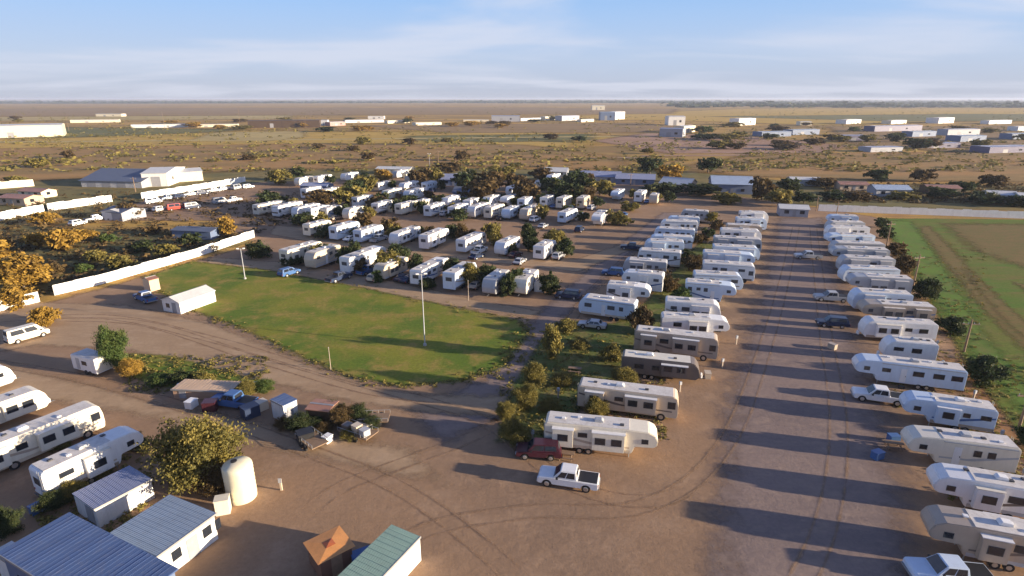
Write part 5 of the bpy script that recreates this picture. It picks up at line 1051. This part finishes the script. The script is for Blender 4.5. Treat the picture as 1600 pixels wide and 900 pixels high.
for (x0, y0, x1, y1, W, h, c, lab) in far:
    L = (G(x1, y1) - G(x0, y0)).length
    bld((x0, y0), (x1, y1), min(W, L * 1.2), h, h * 0.07, *WM[c], 'industrial_building', lab, 'building', over=0.2, group='buildings on the far plain',
        doors=[('near', L * 0.3, min(4.5, L * 0.2), 0.1, h * 0.6)], windows=[('near', L * 0.65, min(3, L * 0.15), h * 0.35, h * 0.6), ('right', 2, 3, h * 0.35, h * 0.6)])
# houses behind the park
hs = [(905, 284, 968, 286, 11, 2.6, 1.8, sheet_g, roof_lav, 'long purple-grey roofed house left of the dark tree'), (962, 288, 1022, 290, 10, 2.6, 1.7, sheet_bl, roof_lav, 'lavender roofed house right behind the third park row'),
      (1030, 296, 1076, 300, 10, 2.8, 2.0, corrugated('tan_sheet', (0.50, 0.38, 0.27)), roof_w, 'tan house with pale roof beside the golden tree'), (1112, 302, 1176, 304, 14, 3.8, 2.4, sheet_bl, corrugated('steel_blue_roof', (0.32, 0.40, 0.52)), 'large blue-grey roofed building behind the centre rows'),
      (1368, 307, 1422, 308, 8, 2.8, 1.2, sheet_g, corrugated('steel_blue_roof', ()), 'blue-white roofed mobile home beyond the right fence'), (1545, 316, 1590, 318, 8, 2.8, 1.0, sheet_w, roof_w, 'white mobile home beyond the right fence'), (1594, 320, 1650, 322, 8, 2.8, 1.0, sheet_w, roof_w, 'white mobile home at right photo edge beyond the fence'),
      (1236, 290, 1282, 291, 7, 2.6, 0.8, sheet_g, roof_w, 'pale low house on the scrub right of brown tree'), (1312, 298, 1356, 299, 7, 2.6, 0.8, corrugated('tan_sheet', ()), corrugated('brick_roof', ()), 'brick-roofed low house on the scrub beyond right fence'),
      (1450, 304, 1500, 305, 7, 2.6, 0.8, sheet_b, corrugated('brick_roof', ()), 'brown low house beyond the right fence between trees'), (690, 290, 726, 291, 9, 2.8, 1.8, sheet_bl, roof_lav, 'purple-grey roofed house among trees behind the park centre'), (708, 312, 742, 313, 8, 2.8, 1.5, sheet_bl, roof_dk, 'dark blue roofed building among trees at park centre'),
      (850, 276, 885, 277, 8, 2.6, 1.5, sheet_g, roof_w, 'pale roofed house above the trees at centre'), (588, 272, 640, 273, 8, 2.6, 0.8, sheet_c, roof_w, 'long pale roofed house behind the left cross rows'), (470, 300, 510, 301, 7, 2.6, 0.8, sheet_bl, roof_lav, 'lavender roofed long trailer home behind left cross rows'),
      (1218, 338, 1262, 340, 6, 2.6, 0.9, sheet_g, roof_w, 'pale small office house at the head of the gravel road'), (0, 320, 40, 322, 7, 2.6, 0.8, corrugated('tan_sheet', ()), corrugated('brick_roof', ()), 'brick-roofed low house at left between the two rear fences'), (30, 308, 66, 310, 6, 2.4, 0.8, sheet_c, corrugated('brick_roof', ()), 'cream house with brick roof behind rear left fence')]
for (x0, y0, x1, y1, W, h, hr, wm, rm, lab) in hs:
    L = (G(x1, y1) - G(x0, y0)).length
    bld((x0, y0), (x1, y1), W, h, hr, wm, rm, 'house', lab, 'house', over=0.4, windows=[('near', L * 0.15, 1.4, 1, 2.1), ('near', L * 0.7, 1.4, 1, 2.1), ('right', 2, 1.4, 1, 2.1)], doors=[('near', L * 0.45, 1, 0.1, 2.1)], group='houses around the park')

# ------------------------------------------------------------------ air
def haze(density):
    me = bpy.data.meshes.new('haze'); mb = MB().box(-14000, 14000, -300, 16000, -1.0, 44.0)
    me.from_pydata(mb.v, [], mb.f); m = bpy.data.materials.new('air_haze'); m.use_nodes = True; t = m.node_tree; t.nodes.clear()
    o_ = N(t, 'ShaderNodeOutputMaterial'); v = N(t, 'ShaderNodeVolumePrincipled'); v.inputs['Color'].default_value = (0.70, 0.78, 0.95, 1); v.inputs['Density'].default_value = density; v.inputs['Anisotropy'].default_value = 0.1
    t.links.new(v.outputs[0], o_.inputs['Volume'])
    o = link('haze', me, m); o['kind'] = 'stuff'; tag(o, 'thin bluish air haze over the whole plain', 'haze')
haze(0.00009)
